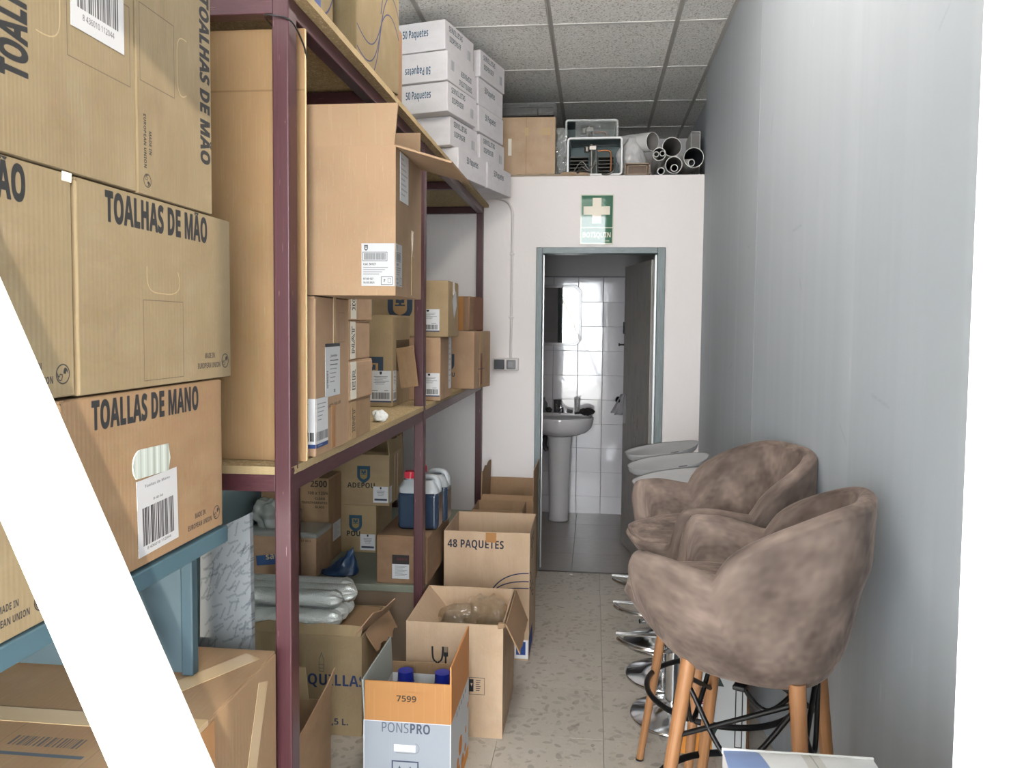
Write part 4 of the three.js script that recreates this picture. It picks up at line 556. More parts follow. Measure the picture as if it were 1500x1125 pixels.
// ---------------------------------------------------------------- velvet bar chairs
{
  const velvetTex = (s) => dataTex(512, (x, y) => { const a = tnoise(x, y, 5, s), b = tnoise(x, y, 14, s + 2), c = tnoise(x, y, 46, s + 4), k = 0.5 + 0.75 * a + 0.5 * b + 0.28 * c; const t = Math.min(1, Math.max(0, k)); return [0.26 + 0.33 * t, 0.215 + 0.305 * t, 0.195 + 0.285 * t]; }, true);
  const nap = dataTex(256, (x, y) => 0.5 + 0.5 * tnoise(x, y, 60, 4) + 0.3 * tnoise(x, y, 9, 1));
  const velvet = phys(0xffffff, 0.85, { map: rep(velvetTex(1), 2, 1), sheen: 1, sheenRoughness: 0.45, sheenColor: new THREE.Color(0.42, 0.34, 0.30), bumpMap: nap, bumpScale: 0.0022 });
  const beech = std(0xffffff, 0.42, { map: canvasTex(128, 512, (x, w, h) => { x.fillStyle = '#a2734d'; x.fillRect(0, 0, w, h); for (let i = 0; i < 260; i++) { x.fillStyle = `rgba(${rnd() < 0.5 ? '190,145,105' : '115,75,46'},0.16)`; x.fillRect(rnd() * w, rnd() * h, rr(1, 3), rr(30, 220)); } }) });
  const black = std('#17171a', 0.35, { metalness: 0.4 });
  const sm = (a, b, x) => { const t = Math.min(1, Math.max(0, (x - a) / (b - a))); return t * t * (3 - 2 * t); };
  const rim = (a) => { const t = Math.abs(Math.atan2(Math.sin(a), Math.cos(a))); const f = t < 1.5 ? Math.pow(1 - Math.pow(t / 1.5, 3.4), 0.6) : 0; return 1.0 + 0.172 * f * (1 - 0.2 * sm(0.5, 1.4, t)) + 0.022 * sm(1.45, 2.0, t) - 0.130 * sm(2.18, 2.5, t); };
  const plan = (a, y, off = 0) => { // the bucket's outline at a height; back is +x
    const c = Math.cos(a), s = Math.sin(a), q = Math.pow(Math.pow(Math.abs(c), 2.5) + Math.pow(Math.abs(s), 2.5), -1 / 2.5);
    const tap = 0.46 + 0.54 * Math.pow(Math.min(1, Math.max(0, (y - 0.712) / 0.29)), 0.55), up = Math.max(0, y - 1.0);
    const back = sm(-0.2, 1, c), cx = 0.045 * (1 - sm(0.71, 0.96, y)) + up * 0.04 * back, nar = 1 - up * 0.22 * Math.abs(s) * sm(1.02, 1.24, y);
    return [cx + q * c * ((0.312 + 0.035 * sm(0.7, 0.95, -c)) * tap - off), q * s * (0.268 * tap * nar - off)];
  };
  const T = 0.044; // thickness of the upholstered wall
  function bucket() {
    const NO = 26, NR = 8, NI = 14, n = NO + NR + NI, y0 = 0.712;
    return gridSurface(128, n, (u, v) => {
      const a = u * Math.PI * 2, j = Math.round(v * n), H = rim(a);
      if (j <= NO) { const t = j / NO; if (t < 0.12) { const k = t / 0.12, [x, z] = plan(a, y0 + 0.004); return [0.045 + (x - 0.045) * k, y0 + 0.006 * k * k, -z * k]; }
        const k = (t - 0.12) / 0.88, y = y0 + 0.006 + (H - T / 2 - y0 - 0.006) * Math.pow(k, 1.25), [x, z] = plan(a, y); return [x, y, -z]; }
      if (j <= NO + NR) { const k = (j - NO) / NR * Math.PI, [x, z] = plan(a, H - T / 2, T / 2 * (1 - Math.cos(k))); return [x, H - T / 2 + Math.sin(k) * T / 2, -z]; }
      const k = (j - NO - NR) / NI, yb = 0.862, y = H - T / 2 + (yb - H + T / 2) * k, [x, z] = plan(a, Math.max(y, 0.9), T + 0.012 * Math.sin(k * 3)); return [x, y, -z];
    }, true);
  }
  function build(label, [x, d], turn) {
    const c = thing('bar_chair', label, 'bar chair', [x, 0, d], turn, 'velvet bar chairs');
    part('seat_shell', bucket(), velvet, c);
    part('seat_cushion', gridSurface(96, 14, (u, v) => { const a = u * Math.PI * 2, [px, pz] = plan(a, 0.93, T - 0.002), r = v < 0.7 ? v / 0.7 : 1, y = v < 0.7 ? 0.912 - 0.014 * Math.pow(r, 6) : 0.898 - 0.035 * (v - 0.7) / 0.3; return [px * r, y, -pz * r]; }, true), velvet, c);
    for (const s of [-1, 1]) part('seam', tube([0, 1, 2, 3, 4, 5].map(i => { const y = 0.905 + 0.02 * i, [px, pz] = plan(s * 1.25, y, T - 0.001); return V(px, y, -pz); }), 0.002, 6, 20), velvet, c);
    const feet = [[-1, -1], [-1, 1], [1, -1], [1, 1]], topP = ([i, j]) => V(0.05 + i * 0.128, 0.745, j * 0.128), footP = ([i, j]) => V(0.04 + i * 0.205, 0, j * 0.205), at = (f, y) => topP(f).lerp(footP(f), (0.745 - y) / 0.745);
    for (const f of feet) { const l = part('leg', rod(footP(f), topP(f), 0.0125, 0.0195, 20), beech, c); part('foot_pad', cyl(0.014, 0.014, 0.006, 16, footP(f).x, 0.003, footP(f).z), black, l); }
    const fr = at([-1, -1], 0.34).distanceTo(at([1, 1], 0.34)) / 2 + 0.004;
    part('footrest', new THREE.TorusGeometry(fr, 0.0095, 14, 72).rotateX(Math.PI / 2).translate(0.043, 0.34, 0), black, c);
    part('mounting_plate', merged([rbox(0.30, 0.012, 0.03, 0.004, 0.05, 0.708, 0), rbox(0.03, 0.012, 0.30, 0.004, 0.05, 0.708, 0)]), black, c);
    const ring = [[0, 1], [1, 3], [3, 2], [2, 0]];
    for (const [i, j] of ring) { const A = feet[i], B = feet[j], m = at(A, 0.52).add(at(B, 0.52)).multiplyScalar(0.5);
      part('strut', tube([at(A, 0.70), at(A, 0.69).lerp(m, 0.12), m.clone().add(V(0, 0.006, 0)), at(B, 0.69).lerp(m, 0.12), at(B, 0.70)], 0.0065, 8, 40), black, c);
      part('strut', rod(at(A, 0.55), at(A, 0.55).lerp(at(B, 0.70), 0.95), 0.0065), black, c); part('bolt', new THREE.SphereGeometry(0.012, 12, 8).translate(...at(A, 0.69).toArray()), black, c); }
    return c;
  }
  build('brown velvet bar chair nearest the camera, seen from behind its tall back', [0.372, 1.985], -0.44);
  build('brown velvet bar chair further in, its padded seat and inner back showing', [0.402, 2.59], 0.27);
}
{ // white swivel stools
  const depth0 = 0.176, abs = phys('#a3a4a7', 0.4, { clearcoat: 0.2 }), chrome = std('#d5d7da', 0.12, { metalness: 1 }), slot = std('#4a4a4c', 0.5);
  const top = (r, a) => { const x = r * Math.cos(a), z = r * Math.sin(a); return 0.026 * (x + 0.2) + 0.016 * r * r + 0.012 * Math.pow(Math.max(0, x), 3) + 0.012 * Math.pow(r, 8); };
  const rad = (a) => 0.178 * (1 + 0.0 * Math.cos(a)), depth = depth0;
  function stool(label, [x, d]) {
    const s = thing('swivel_stool', label, 'stool', [x, 0, d], 0, 'white swivel stools');
    const n = 20, g = gridSurface(80, n * 2, (u, v) => { const a = u * Math.PI * 2, j = v * n * 2, up = j <= n, r = up ? j / n : (2 * n - j) / n, e = up ? r : r * (1 - 0.03 * (1 - r)); const y = 0.945 + top(Math.min(r, 1), a) + (up ? (r > 0.9 ? -0.004 * Math.pow((r - 0.9) * 10, 2) : 0) : -0.020 - 0.03 * (1 - r * r)); return [Math.cos(a) * e * 0.178, y, Math.sin(a) * e * depth]; }, true);
    part('seat', g, abs, s);
    for (const [px, pz, w, m] of [[-0.01, 0.085, 0.035, abs], [0.055, 0.095, 0.038, slot]]) { const q = part('seat_slot', rbox(w, 0.006, 0.014, 0.003), m, s); q.position.set(px, 0.949 + top(Math.hypot(px / 0.178, pz / depth0), Math.atan2(pz / depth0, px / 0.178)), pz); q.rotation.z = 0.2; }
    part('column', lathe([[0, 0.02], [0.032, 0.02], [0.03, 0.06], [0.029, 0.55], [0.0285, 0.56], [0.019, 0.565], [0.019, 0.86], [0.05, 0.885], [0.05, 0.90], [0, 0.90]], 32), chrome, s);
    part('base', lathe([[0, 0], [0.166, 0], [0.17, 0.006], [0.166, 0.014], [0.11, 0.03], [0.05, 0.055], [0.034, 0.075], [0, 0.075]], 56), chrome, s);
    part('footrest', merged([new THREE.TorusGeometry(0.15, 0.010, 12, 56, Math.PI * 1.5).rotateX(Math.PI / 2).rotateY(1.9).translate(-0.08, 0.33, 0.0), rod(V(0, 0.33, 0), V(-0.23, 0.33, 0), 0.009), cyl(0.036, 0.036, 0.04, 24, 0, 0.33, 0)]), chrome, s);
    part('lever', rod(V(0.02, 0.87, 0.03), V(0.1, 0.85, 0.12), 0.005), chrome, s);
    return s;
  }
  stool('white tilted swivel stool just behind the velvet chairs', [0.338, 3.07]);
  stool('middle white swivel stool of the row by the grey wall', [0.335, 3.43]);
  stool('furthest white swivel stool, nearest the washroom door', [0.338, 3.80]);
}
{ // cartons on the right
  const a = carton('cardboard_box', 'white and blue carton with a bulging taped lid at the bottom right', [0.258, 0.535], [0, 0.752], [1.16, 1.47], 'white', { open: true });
  printed(a, 'front', (x, w, h) => { x.fillStyle = '#6f86b4'; x.fillRect(0, 0, w * 0.3, h); });
  const lid = part('lid', gridSurface(24, 16, (u, v) => [(u - 0.5) * 0.276, 0.754 + 0.022 * Math.pow(Math.sin(Math.PI * u), 0.6) * Math.pow(Math.sin(Math.PI * v), 0.4), (0.5 - v) * 0.312]), std(0xffffff, 0.4, { side: THREE.DoubleSide, map: canvasTex(256, 256, (x, w, h) => { x.fillStyle = '#cfd1d2'; x.fillRect(0, 0, w, h); x.fillStyle = '#7489b3'; x.beginPath(); x.moveTo(0, 0); x.lineTo(w * 0.22, 0); x.lineTo(w * 0.36, h); x.lineTo(0, h); x.fill(); x.fillStyle = '#b9bab6'; x.fillRect(w * 0.5, 0, w * 0.12, h); x.strokeStyle = '#77797a'; x.lineWidth = 1.5; x.beginPath(); x.moveTo(w * 0.56, 0); x.lineTo(w * 0.58, h); x.stroke(); }) }), a);
  for (const e of [-1, 1]) part('lid_edge', rbox(0.28, 0.012, 0.006, 0.002, 0, 0.751, e * 0.157), std('#dcdee0', 0.5), a);
  const b = carton('cardboard_box', 'white and orange carton with red lettering behind the chair legs', [0.335, 0.575], [0, 0.415], [2.795, 2.893], '#d9dce1', { turn: -0.06 });
  b.tone = 'white';
  printed(b, 'front', (x, w, h) => { x.fillStyle = '#d3d7da'; x.fillRect(0, 0, w, h); x.fillStyle = '#d98f3f'; x.fillRect(0, h * 0.80, w * 0.5, h * 0.2); x.fillRect(0, 0, w * 0.08, h); x.save(); x.translate(w * 0.33, h * 0.62); x.rotate(Math.PI / 2); txt(x, '¡ FRAGIL NO', 0, 0, 0.034, { color: '#c0314a' }); x.restore(); x.fillStyle = '#3b4a48'; x.beginPath(); x.moveTo(w * 0.36, h * 0.36); x.lineTo(w * 0.52, h * 0.2); x.lineTo(w * 0.66, h * 0.36); x.fill(); x.beginPath(); x.moveTo(w * 0.44, h * 0.72); x.lineTo(w * 0.6, h * 0.72); x.lineTo(w * 0.52, h * 0.82); x.fill(); x.strokeStyle = '#2b2f33'; x.lineWidth = 0.004; x.strokeRect(w * 0.84, h * 0.3, w * 0.1, h * 0.6); });
  printed(b, 'left', (x, w, h) => { x.fillStyle = '#c5c8ca'; x.fillRect(0, 0, w, h); x.fillStyle = '#d98f3f'; for (let i = 0; i < 12; i++) { x.beginPath(); x.moveTo(w * rr(0.3, 1), h * rr(0.1, 0.9)); x.lineTo(w * rr(0.4, 1), h * rr(0.1, 0.9)); x.lineTo(w * rr(0.5, 1), h * rr(0.1, 0.9)); x.fill(); } });
}

// ---------------------------------------------------------------- the slanting bar in the foreground
{
  const g = new THREE.Group(); g.name = 'slanting_bar'; scene.add(g); tag(g, 'white painted metal bar slanting across the left foreground', 'bar');
  const mid = V(-0.0, 0, 0), up = V(-1, 2.225, 0).normalize(), x0 = (y) => -0.2886 - (y - 1.5792) / 2.225 - 0.0254; // centre line
  const y0 = 0.02, y1 = 2.55, L = Math.hypot(x0(y0) - x0(y1), y1 - y0);
  g.position.set(x0(y0), y0, -0.347); g.rotation.z = Math.atan2(x0(y0) - x0(y1), y1 - y0);
  const white = std('#f4f3f0', 0.45, { bumpMap: rep(plaster, 1, 6), bumpScale: 0.0004 });
  part('bar', rbox(0.0455, L, 0.012, 0.003, 0, L / 2, 0, 3), white, g);
  part('foot_cap', rbox(0.048, 0.03, 0.016, 0.004, 0, 0.012, 0), std('#4a4a4a', 0.7), g);
}

// ---------------------------------------------------------------- on and above the back wall
{
  const s = thing('first_aid_sign', 'green first-aid sign with a pale cross reading BOTIQUIN above the door', 'sign', [0.008, 2.232, Z_BACK - 0.014]);
  s.rotation.x = 0.0225; s.rotation.z = -0.004;
  const face = canvasTex(300, 448, (x, w, h) => { x.fillStyle = '#dcdccb'; x.fillRect(0, 0, w, h); x.fillStyle = '#1d6347'; x.fillRect(8, 8, w - 16, h * 0.64); x.fillRect(8, h * 0.675, w - 16, h * 0.30); x.fillStyle = '#e6dccb'; x.fillRect(w * 0.36, h * 0.065, w * 0.27, h * 0.51); x.fillRect(w * 0.09, h * 0.235, w * 0.80, h * 0.17); txt(x, 'BOTIQUIN', w / 2, h * 0.81, 62, { sx: 0.86, color: '#e6dccb' }); txt(x, 'UNE', w * 0.83, h * 0.93, 18, { color: '#e6dccb' }); });
  part('board', rbox(0.206, 0.307, 0.004, 0.001), std('#d9d8c8', 0.4), s);
  part('printed_face', new THREE.PlaneGeometry(0.204, 0.305).translate(0, 0, 0.0024), phys(0xffffff, 0.7, { map: face, clearcoat: 1, clearcoatRoughness: 0.02 }), s);
  const z = -(Z_BACK - 0.009), pvc = phys('#d9d3d2', 0.4);
  const c = thing('cable_conduit', 'white plastic conduit bending down the back wall to the sockets', 'conduit', [0, 0, 0]);
  part('pipe', tube([V(-1.2, 2.36, z), V(-0.70, 2.368, z), V(-0.62, 2.367, z), V(-0.555, 2.345, z), V(-0.524, 2.29, z), V(-0.52, 2.20, z), V(-0.521, 1.8, z), V(-0.523, 1.362, z)], 0.0085, 12, 120), pvc, c);
  for (const [px, py, r] of [[-0.52, 2.02, 0], [-0.522, 1.62, 0], [-0.80, 2.366, 1]]) part('clip', rbox(r ? 0.012 : 0.03, r ? 0.03 : 0.012, 0.02, 0.003, px, py, z), pvc, c);
  const k = thing('wall_sockets', 'pair of dark wall sockets in a pale box beside the far cartons', 'socket', [-0.553, 1.322, Z_BACK]);
  part('box', rbox(0.165, 0.078, 0.034, 0.005, 0, 0, 0.017), phys('#cfc9c8', 0.4), k);
  part('socket', merged([rbox(0.066, 0.062, 0.012, 0.004, -0.04, 0, 0.036), cyl(0.02, 0.02, 0.004, 24).rotateX(Math.PI / 2).translate(-0.04, 0, 0.042)]), std('#3b3d42', 0.45), k);
  part('switch', merged([rbox(0.058, 0.058, 0.010, 0.004, 0.035, 0, 0.036), rbox(0.04, 0.045, 0.008, 0.003, 0.032, 0, 0.043)]), std('#6a686a', 0.3), k);
}
{ // loft
  const cl = carton('cardboard_box', 'brown carton with a white hand slot on the loft above the sockets', [-0.66, -0.262], [LOFT + 0.012, LOFT + 0.375], [4.90, 5.22], 'pale', { turn: 0.02 });
  onFace(cl, 'front', 'hand_slot', 0.022, 0.105, -0.088, -0.005, std('#efe9dd', 0.7), 0.001, 0.001); onFace(cl, 'front', 'seam', 0.002, 0.36, 0.015, 0, std('#8f6c4c', 0.9), 0.001);
  onFace(cl, 'front', 'tape', 0.022, 0.05, 0.018, 0.09, clearTape, 0.0014); onFace(cl, 'front', 'tape', 0.06, 0.045, 0.14, 0.09, clearTape, 0.0014); onFace(cl, 'right', 'tape', 0.1, 0.05, -0.1, 0.09, clearTape, 0.0014);
  const blk = thing('wrapped_parcel', 'dark parcel in shiny clear film on top of the loft carton', 'parcel', [-0.455, LOFT + 0.388, 5.02]);
  const filmClear = phys('#e8eaea', 0.08, { transmission: 0.85, thickness: 0, clearcoat: 1, bumpMap: rep(plaster, 6, 2), bumpScale: 0.01 });
  part('contents', merged([rbox(0.27, 0.062, 0.14, 0.01, -0.03, 0.034, 0), rbox(0.11, 0.055, 0.15, 0.01, 0.13, 0.03, 0.01)]), std('#2a2829', 0.35), blk);
  part('film', lumpy(rbox(0.40, 0.085, 0.19, 0.02, 0, 0.045, 0, 8), 0.007, 22), filmClear, blk);
  const steel = std('#e8e9ea', 0.4), inside = std('#5d6a6c', 0.6, { metalness: 0.3 }), metal = std('#8b8884', 0.35, { metalness: 0.8 }), finMat = std('#5a5754', 0.5, { metalness: 0.5 }), copper = std('#8a5c3e', 0.35, { metalness: 0.8 });
  function heater(label, [x, y, d], turn, fins) {
    const o = thing('water_heater_shell', label, 'appliance', [x, y, d], turn, 'opened water heaters'), w = 0.345, h = 0.235, t = 0.008, D = 0.22;
    const ring = new THREE.Shape(); const rc = (s, W, H, r) => { s.moveTo(-W / 2 + r, -H / 2); s.lineTo(W / 2 - r, -H / 2); s.absarc(W / 2 - r, -H / 2 + r, r, -Math.PI / 2, 0); s.lineTo(W / 2, H / 2 - r); s.absarc(W / 2 - r, H / 2 - r, r, 0, Math.PI / 2); s.lineTo(-W / 2 + r, H / 2); s.absarc(-W / 2 + r, H / 2 - r, r, Math.PI / 2, Math.PI); s.lineTo(-W / 2, -H / 2 + r); s.absarc(-W / 2 + r, -H / 2 + r, r, Math.PI, Math.PI * 1.5); };
    rc(ring, w, h, 0.02); const hole = new THREE.Path(); rc(hole, w - 2 * t, h - 2 * t, 0.015); ring.holes.push(hole);
    part('casing', new THREE.ExtrudeGeometry(ring, { depth: D, bevelEnabled: true, bevelSize: 0.0015, bevelThickness: 0.0015, bevelSegments: 2, curveSegments: 8 }).translate(0, h / 2 + 0.002, -D), steel, o);
    part('lining', merged([rbox(w - 0.02, h - 0.02, 0.006, 0.002, 0, h / 2, -D + 0.006), box(0.002, h - 0.03, D - 0.02, -w / 2 + 0.01, h / 2, -D / 2), box(0.002, h - 0.03, D - 0.02, w / 2 - 0.01, h / 2, -D / 2), box(w - 0.03, 0.002, D - 0.02, 0, h - 0.01, -D / 2)]), inside, o);
    for (let i = 0; i < 5; i++) { part('fin', rbox(0.115, 0.006, 0.1, 0.002, -0.10, 0.035 + i * 0.022, -0.09), finMat, o); part('fin', rbox(0.095, 0.006, 0.1, 0.002, 0.07, 0.035 + i * 0.022, -0.09), finMat, o); }
    part('valve', merged([rod(V(-0.02, 0.005, -0.02), V(-0.02, 0.20, -0.03), 0.009), rod(V(0.012, 0.01, -0.02), V(0.006, 0.19, -0.03), 0.006), rbox(0.05, 0.03, 0.04, 0.006, -0.012, 0.175, -0.03), cyl(0.018, 0.018, 0.03, 20, -0.05, 0.17, -0.04)]), metal, o);
    part('pipe', tube([V(0.02, 0.158, -0.03), V(0.075, 0.16, -0.03), V(0.098, 0.148, -0.03), V(0.103, 0.11, -0.03), V(0.102, 0.03, -0.03)], 0.0065, 10, 40), copper, o);
    part('pipe', tube([V(0.03, 0.01, -0.01), V(0.08, 0.005, 0.01), V(0.115, 0.02, 0.012), V(0.135, 0.055, 0.005), V(0.138, 0.075, 0)], 0.005, 10, 40), metal, o);
    for (let i = 0; i < 4; i++) part('cable', tube([V(-0.14 + i * 0.02, 0.02 + 0.01 * i, -0.03), V(-0.08, 0.05 + rr(-0.02, 0.04), -0.01), V(-0.03, 0.04 + rr(-0.02, 0.05), -0.015), V(0.01, 0.09 + rr(-0.04, 0.03), -0.02)], 0.003, 8, 30), i % 2 ? std('#3b3735', 0.5) : metal, o);
    return o;
  }
  heater('opened water heater with copper pipe and black fins, lower one at the loft edge', [-0.012, LOFT + 0.012, 4.925], -0.02);
  const lift = carton('cardboard_box', 'low flat carton under the film-wrapped heater, behind the lower heater', [-0.22, 0.17], [LOFT + 0.001, LOFT + 0.19], [5.18, 5.42], 'dark');
  heater('opened water heater draped in clear film, upper one set further back', [-0.035, LOFT + 0.193, 5.19], 0.03);
  const drape = lumpy(new THREE.PlaneGeometry(0.28, 0.20, 60, 40), 0.02, 22).rotateX(-0.35);
  single('clear_film', drape, phys('#f1f3f3', 0.06, { transmission: 0.8, thickness: 0, clearcoat: 1, side: THREE.DoubleSide }), 'crumpled clear film hanging in front of the upper water heater', 'film', [0.0, LOFT + 0.32, 5.10]);
  single('bubble_wrap', lumpy(new THREE.BoxGeometry(0.07, 0.30, 0.16, 12, 30, 14), 0.014, 24), phys('#d9dcdc', 0.12, { transmission: 0.75, thickness: 0, clearcoat: 1 }), 'crumpled clear wrap squeezed between loft carton and water heaters', 'wrapping', [-0.222, LOFT + 0.165, 5.05]);
  single('debris', merged([lumpy(rbox(0.10, 0.02, 0.05, 0.006, 0, 0, 0, 4), 0.006, 40), lumpy(rbox(0.06, 0.016, 0.04, 0.005, 0.09, -0.002, 0.01, 4), 0.005, 50)]), std('#a58d74', 0.95), 'crumbs of rubble on the loft edge in front of the lower heater', 'rubble', [-0.17, LOFT + 0.012, 4.885]).userData.kind = 'stuff';
  single('plastic_bag', lumpy(new THREE.SphereGeometry(0.1, 56, 40).scale(0.9, 1.35, 0.8), 0.022, 13), phys('#dddcdc', 0.3, { clearcoat: 0.6, transmission: 0.15, thickness: 0 }), 'white plastic bag slumped beside the flue pipes on the loft', 'bag', [0.225, LOFT + 0.145, 5.12]);
  const tr = thing('brown_frame', 'small brown stepped frame lying at the loft edge beside the water heater', 'frame', [0.253, LOFT + 0.008, 4.90]);
  const fr = (w, h, d, t, z) => merged([box(w, t, d, 0, h - t / 2, z), box(w, t, d, 0, t / 2, z), box(t, h, d, -w / 2 + t / 2, h / 2, z), box(t, h, d, w / 2 - t / 2, h / 2, z)]);
  part('outer_frame', fr(0.155, 0.072, 0.05, 0.006, -0.02), std('#9c8a78', 0.6), tr); part('inner_frame', fr(0.118, 0.055, 0.02, 0.003, 0.002), std('#b5a18d', 0.5), tr); part('back', box(0.15, 0.068, 0.004, 0, 0.036, -0.04), std('#7d6a5c', 0.7), tr);
  // flue pipes, each with its own wall thickness
  const enamel = std('#d4d4d3', 0.45, { side: THREE.DoubleSide }), dim = std('#8c8886', 0.6, { side: THREE.DoubleSide }), dark = std('#3c4048', 0.5, { side: THREE.DoubleSide });
  function flue(label, [x, y, d], r, len, dirX, dirY, inner = dim, outer = enamel, grp = 'flue pipes on the loft') {
    const p = thing('flue_pipe', label, 'pipe', [x, y, d], 0, grp), t = 0.0035;
    const wall = (mat, rad) => new THREE.CylinderGeometry(rad, rad, len, 48, 1, true).rotateX(Math.PI / 2).translate(0, 0, -len / 2);
    part('outer_wall', wall(outer, r), outer, p); part('inner_wall', wall(inner, r - t), inner, p); part('rim', new THREE.TorusGeometry(r - t / 2, t * 0.75, 10, 56), std('#e3e2e0', 0.4), p);
    part('end_stop', new THREE.CircleGeometry(r, 40).translate(0, 0, -len), inner, p); p.rotation.order = 'YXZ'; p.rotation.set(dirY, dirX, 0); return p;
  }
  const B = LOFT + 0.004;
  flue('wide flue pipe lying over the others, its mouth turned to the right', [0.355, B + 0.244, 5.06], 0.060, 0.30, 0.75, 0.10);
  flue('wide flue pipe resting on top of the pile, mouth facing out', [0.474, B + 0.200, 5.02], 0.061, 0.5, 0.05, 0.03);
  flue('flue pipe stuffed with two thinner tubes, left of the pile', [0.388, B + 0.136, 4.93], 0.041, 0.45, -0.05, -0.02, dark);
  flue('cream thin tube inside the stuffed flue pipe', [0.370, B + 0.134, 4.922], 0.017, 0.3, -0.05, 0, dim, std('#d8d0bd', 0.5, { side: THREE.DoubleSide }), 'thin tubes inside flue pipes');
  flue('grey thin tube beside the cream one in the stuffed flue pipe', [0.407, B + 0.137, 4.918], 0.017, 0.3, -0.05, 0, dark, std('#77777a', 0.5, { side: THREE.DoubleSide }), 'thin tubes inside flue pipes');
  flue('flue pipe at the loft edge with a dark tube inside it', [0.476, B + 0.062, 4.90], 0.052, 0.5, 0.0, 0.06);
  flue('dark tube inside the flue pipe at the loft edge', [0.479, B + 0.042, 4.893], 0.022, 0.3, 0, 0.05, std('#191919', 0.5, { side: THREE.DoubleSide }), std('#8d8b8a', 0.5, { side: THREE.DoubleSide }), 'thin tubes inside flue pipes');
  flue('small grey tube lying lowest on the loft edge, under the stuffed pipe', [0.398, B + 0.024, 4.895], 0.022, 0.4, 0.04, 0, dark, std('#7f8386', 0.5, { side: THREE.DoubleSide }), 'thin tubes inside flue pipes');
  flue('rightmost dark-mouthed flue pipe against the grey wall', [0.600, B + 0.112, 4.93], 0.062, 0.5, 0.06, 0.05, dark);
  flue('short cut ring lying in the mouth of the rightmost flue pipe', [0.585, B + 0.078, 4.918], 0.022, 0.12, 0.35, 0.2, dark, enamel, 'thin tubes inside flue pipes');
  const du = thing('flat_duct', 'flat rectangular duct standing behind the rightmost flue pipe', 'duct', [0.675, B, 5.46]);
  part('outer_wall', merged([box(0.062, 0.004, 0.3, 0, 0.402, -0.15), box(0.004, 0.40, 0.3, -0.03, 0.20, -0.15), box(0.004, 0.40, 0.3, 0.03, 0.20, -0.15)]), std('#dedddb', 0.5), du); part('inside', box(0.056, 0.396, 0.28, 0, 0.20, -0.16), std('#8e8b89', 0.7), du);
}

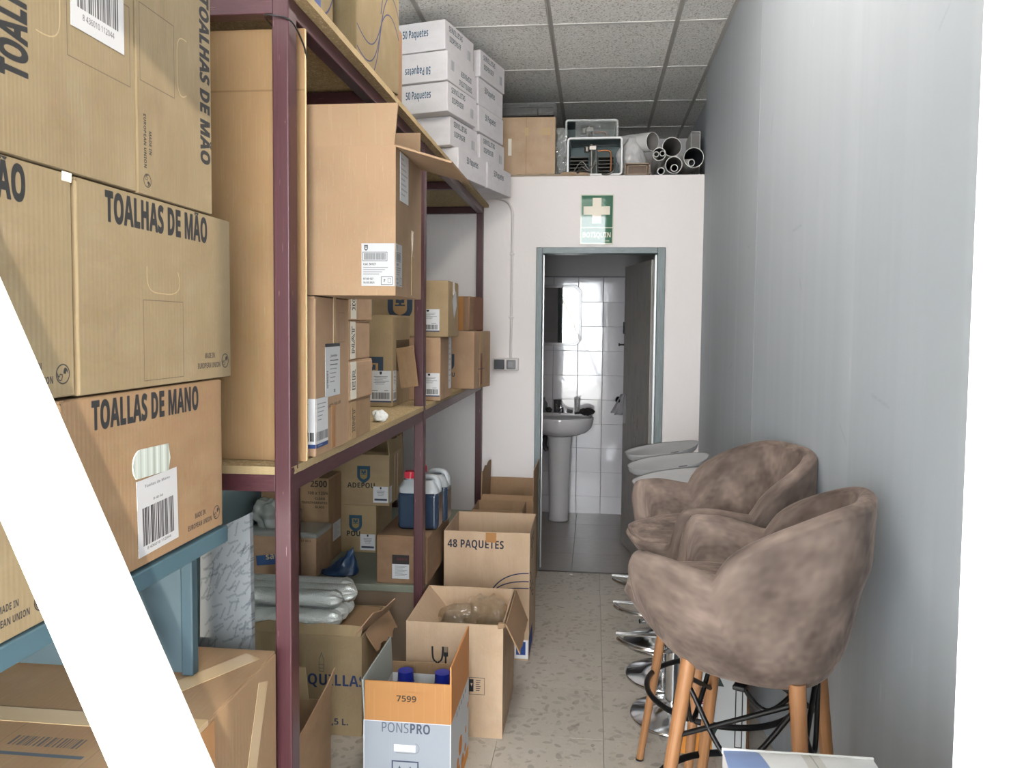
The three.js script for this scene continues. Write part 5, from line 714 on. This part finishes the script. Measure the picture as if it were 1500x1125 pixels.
// ---------------------------------------------------------------- washroom
{
  const china = phys('#d9d6d8', 0.08, { clearcoat: 0.8, clearcoatRoughness: 0.03 }), chrome = std('#d9dadc', 0.1, { metalness: 1 });
  const w = thing('washbasin', 'white pedestal washbasin seen through the washroom door', 'washbasin', [-0.262, 0, 6.18]);
  part('pedestal', lathe([[0, 0], [0.082, 0], [0.084, 0.01], [0.080, 0.03], [0.083, 0.3], [0.092, 0.6], [0.10, 0.68], [0.10, 0.70], [0, 0.70]], 48), china, w);
  const bow = (u, v, inn) => { const a = u * Math.PI * 2, c = Math.cos(a), s = Math.sin(a), back = s > 0 ? Math.pow(Math.abs(c), 3) + Math.pow(Math.abs(s), 3) : 1, q = s > 0 ? Math.pow(back, -1 / 3) : 1; return [c * q, s * q]; };
  const prof = [[0.34, 0.685], [0.40, 0.69], [0.60, 0.70], [0.82, 0.725], [0.94, 0.76], [0.985, 0.80], [1.0, 0.826], [1.0, 0.838], [0.985, 0.845], [0.955, 0.845], [0.90, 0.832], [0.84, 0.79], [0.66, 0.745], [0.34, 0.725], [0.0, 0.722]];
  part('basin', gridSurface(72, prof.length - 1, (u, v) => { const [r, y] = prof[Math.round(v * (prof.length - 1))], [c, s] = bow(u); return [c * r * 0.272, y, -s * r * 0.232]; }, true), china, w);
  part('deck', rbox(0.44, 0.03, 0.10, 0.012, 0, 0.842, -0.185, 4), china, w);
  part('tap', merged([cyl(0.022, 0.026, 0.05, 24, 0, 0.88, -0.16), rod(V(0, 0.89, -0.16), V(0, 0.872, -0.03), 0.012, 0.010), rod(V(0, 0.905, -0.16), V(0, 0.925, -0.11), 0.006)]), chrome, w);
  part('overflow', rbox(0.05, 0.008, 0.008, 0.003, 0, 0.818, 0.222), chrome, w);
  part('waste_pipe', tube([V(-0.10, 0.56, -0.03), V(-0.125, 0.60, -0.04), V(-0.12, 0.66, -0.05), V(-0.09, 0.69, -0.06)], 0.022, 12, 30), std('#2e2d2e', 0.5), w);
  const top = 0.858;
  single('tin', merged([cyl(0.032, 0.032, 0.10, 28, 0, 0.05, 0), new THREE.TorusGeometry(0.032, 0.003, 8, 28).rotateX(Math.PI / 2).translate(0, 0.1, 0)]), std('#ffffff', 0.4, { map: canvasTex(128, 128, (x, W, h) => { x.fillStyle = '#2e2c2e'; x.fillRect(0, 0, W, h); for (let i = 0; i < 40; i++) { x.fillStyle = rnd() < 0.5 ? '#7d7a78' : '#4a4648'; x.fillRect(rnd() * W, rnd() * h, rr(3, 14), rr(3, 12)); } }) }), 'dark patterned tin on the washbasin deck', 'tin', [-0.292, top, 6.36]);
  single('soap_lump', lumpy(new THREE.SphereGeometry(0.026, 24, 16).scale(1.1, 0.9, 1), 0.006, 40), std('#1e1b1d', 0.5), 'small dark round lump left of the patterned tin', 'soap', [-0.362, top + 0.02, 6.34]);
  single('drinking_glass', lathe([[0, 0], [0.022, 0], [0.026, 0.125], [0.0245, 0.125], [0.021, 0.006], [0, 0.006]], 32), phys('#ffffff', 0.03, { transmission: 1, thickness: 0.004, ior: 1.5 }), 'tall clear glass on the washbasin deck', 'glass', [-0.128, top, 6.36]);
  single('nozzle', lumpy(rbox(0.05, 0.025, 0.03, 0.009, 0, 0, 0, 4), 0.004, 50), std('#4a4749', 0.5), 'small grey lump between tin and glass on the washbasin', 'soap', [-0.19, top + 0.012, 6.33]);
  const br = thing('brush', 'dark bristled brush lying on the right end of the washbasin', 'brush', [-0.045, 0.85, 6.26]);
  part('bristles', lumpy(new THREE.SphereGeometry(0.055, 48, 32).scale(1.15, 0.5, 0.7), 0.008, 60), std('#262225', 0.85), br).position.y = 0.028;
  part('handle', rod(V(-0.05, 0.02, 0), V(-0.10, 0.012, 0.01), 0.01, 0.008), std('#2b282a', 0.5), br);
  single('soap_bottle', lathe([[0, 0], [0.03, 0], [0.032, 0.01], [0.032, 0.08], [0.018, 0.10], [0.012, 0.105], [0.012, 0.13], [0, 0.13]], 28), std('#6f7478', 0.4), 'grey bottle at the left end of the washbasin, half behind the door frame', 'bottle', [-0.405, top - 0.008, 6.36]);
  const m = thing('mirror', 'wall mirror with cut corners above the washbasin', 'mirror', [-0.315, 1.66, Z_BATH - 0.006]);
  const oct = (W, h, c) => { const s = new THREE.Shape(); s.moveTo(-W / 2 + c, -h / 2); s.lineTo(W / 2 - c, -h / 2); s.quadraticCurveTo(W / 2 - c * 0.35, -h / 2 + c * 0.35, W / 2, -h / 2 + c); s.lineTo(W / 2, h / 2 - c); s.quadraticCurveTo(W / 2 - c * 0.35, h / 2 - c * 0.35, W / 2 - c, h / 2); s.lineTo(-W / 2 + c, h / 2); s.quadraticCurveTo(-W / 2 + c * 0.35, h / 2 - c * 0.35, -W / 2, h / 2 - c); s.lineTo(-W / 2, -h / 2 + c); s.quadraticCurveTo(-W / 2 + c * 0.35, -h / 2 + c * 0.35, -W / 2 + c, -h / 2); return s; };
  part('frame', new THREE.ExtrudeGeometry(oct(0.42, 0.50, 0.05), { depth: 0.010, bevelEnabled: true, bevelSize: 0.003, bevelThickness: 0.003, bevelSegments: 2 }), phys('#b9b3b5', 0.2, { clearcoat: 0.6 }), m);
  const gl = part('glass', new THREE.ExtrudeGeometry(oct(0.375, 0.455, 0.05), { depth: 0.002, bevelEnabled: false }), std('#f2f4f4', 0.02, { metalness: 1 }), m); gl.position.z = 0.0135;
  const tw = thing('towel', 'grey hand towel draped over the washroom door handle', 'towel', [0.243, 0.885, 5.535]); tw.scale.set(1.2, 1.12, 1);
  part('cloth', gridSurface(56, 40, (u, v) => { const a = (u - 0.5) * 2, nar = 0.25 + 0.75 * Math.pow(1 - v, 0.7), x = a * 0.068 * nar - 0.012 - 0.03 * (1 - v) * (u < 0.45 ? 1 - u / 0.45 : 0) * 0.6, y = (0.185 + 0.0 * a) * v + (u < 0.42 ? 0.065 * (1 - v) : 0) + 0.0; return [x, y, 0.05 + 0.016 * Math.sin(u * 19 + v * 2) * (1 - 0.6 * v) + 0.012 * Math.sin(u * 41) * (1 - v) * 0.5]; }), std('#8c8b90', 0.95, { side: THREE.DoubleSide, bumpMap: rep(plaster, 6, 6), bumpScale: 0.002 }), tw);
  part('cloth', gridSurface(40, 30, (u, v) => { const a = (u - 0.5) * 2, nar = 0.3 + 0.7 * Math.pow(1 - v, 0.7); return [a * 0.055 * nar - 0.02, 0.05 + 0.135 * v, 0.03 + 0.012 * Math.sin(u * 17 + 2)]; }), std('#858489', 0.95, { side: THREE.DoubleSide }), tw);
}

renderer.render(scene, camera);
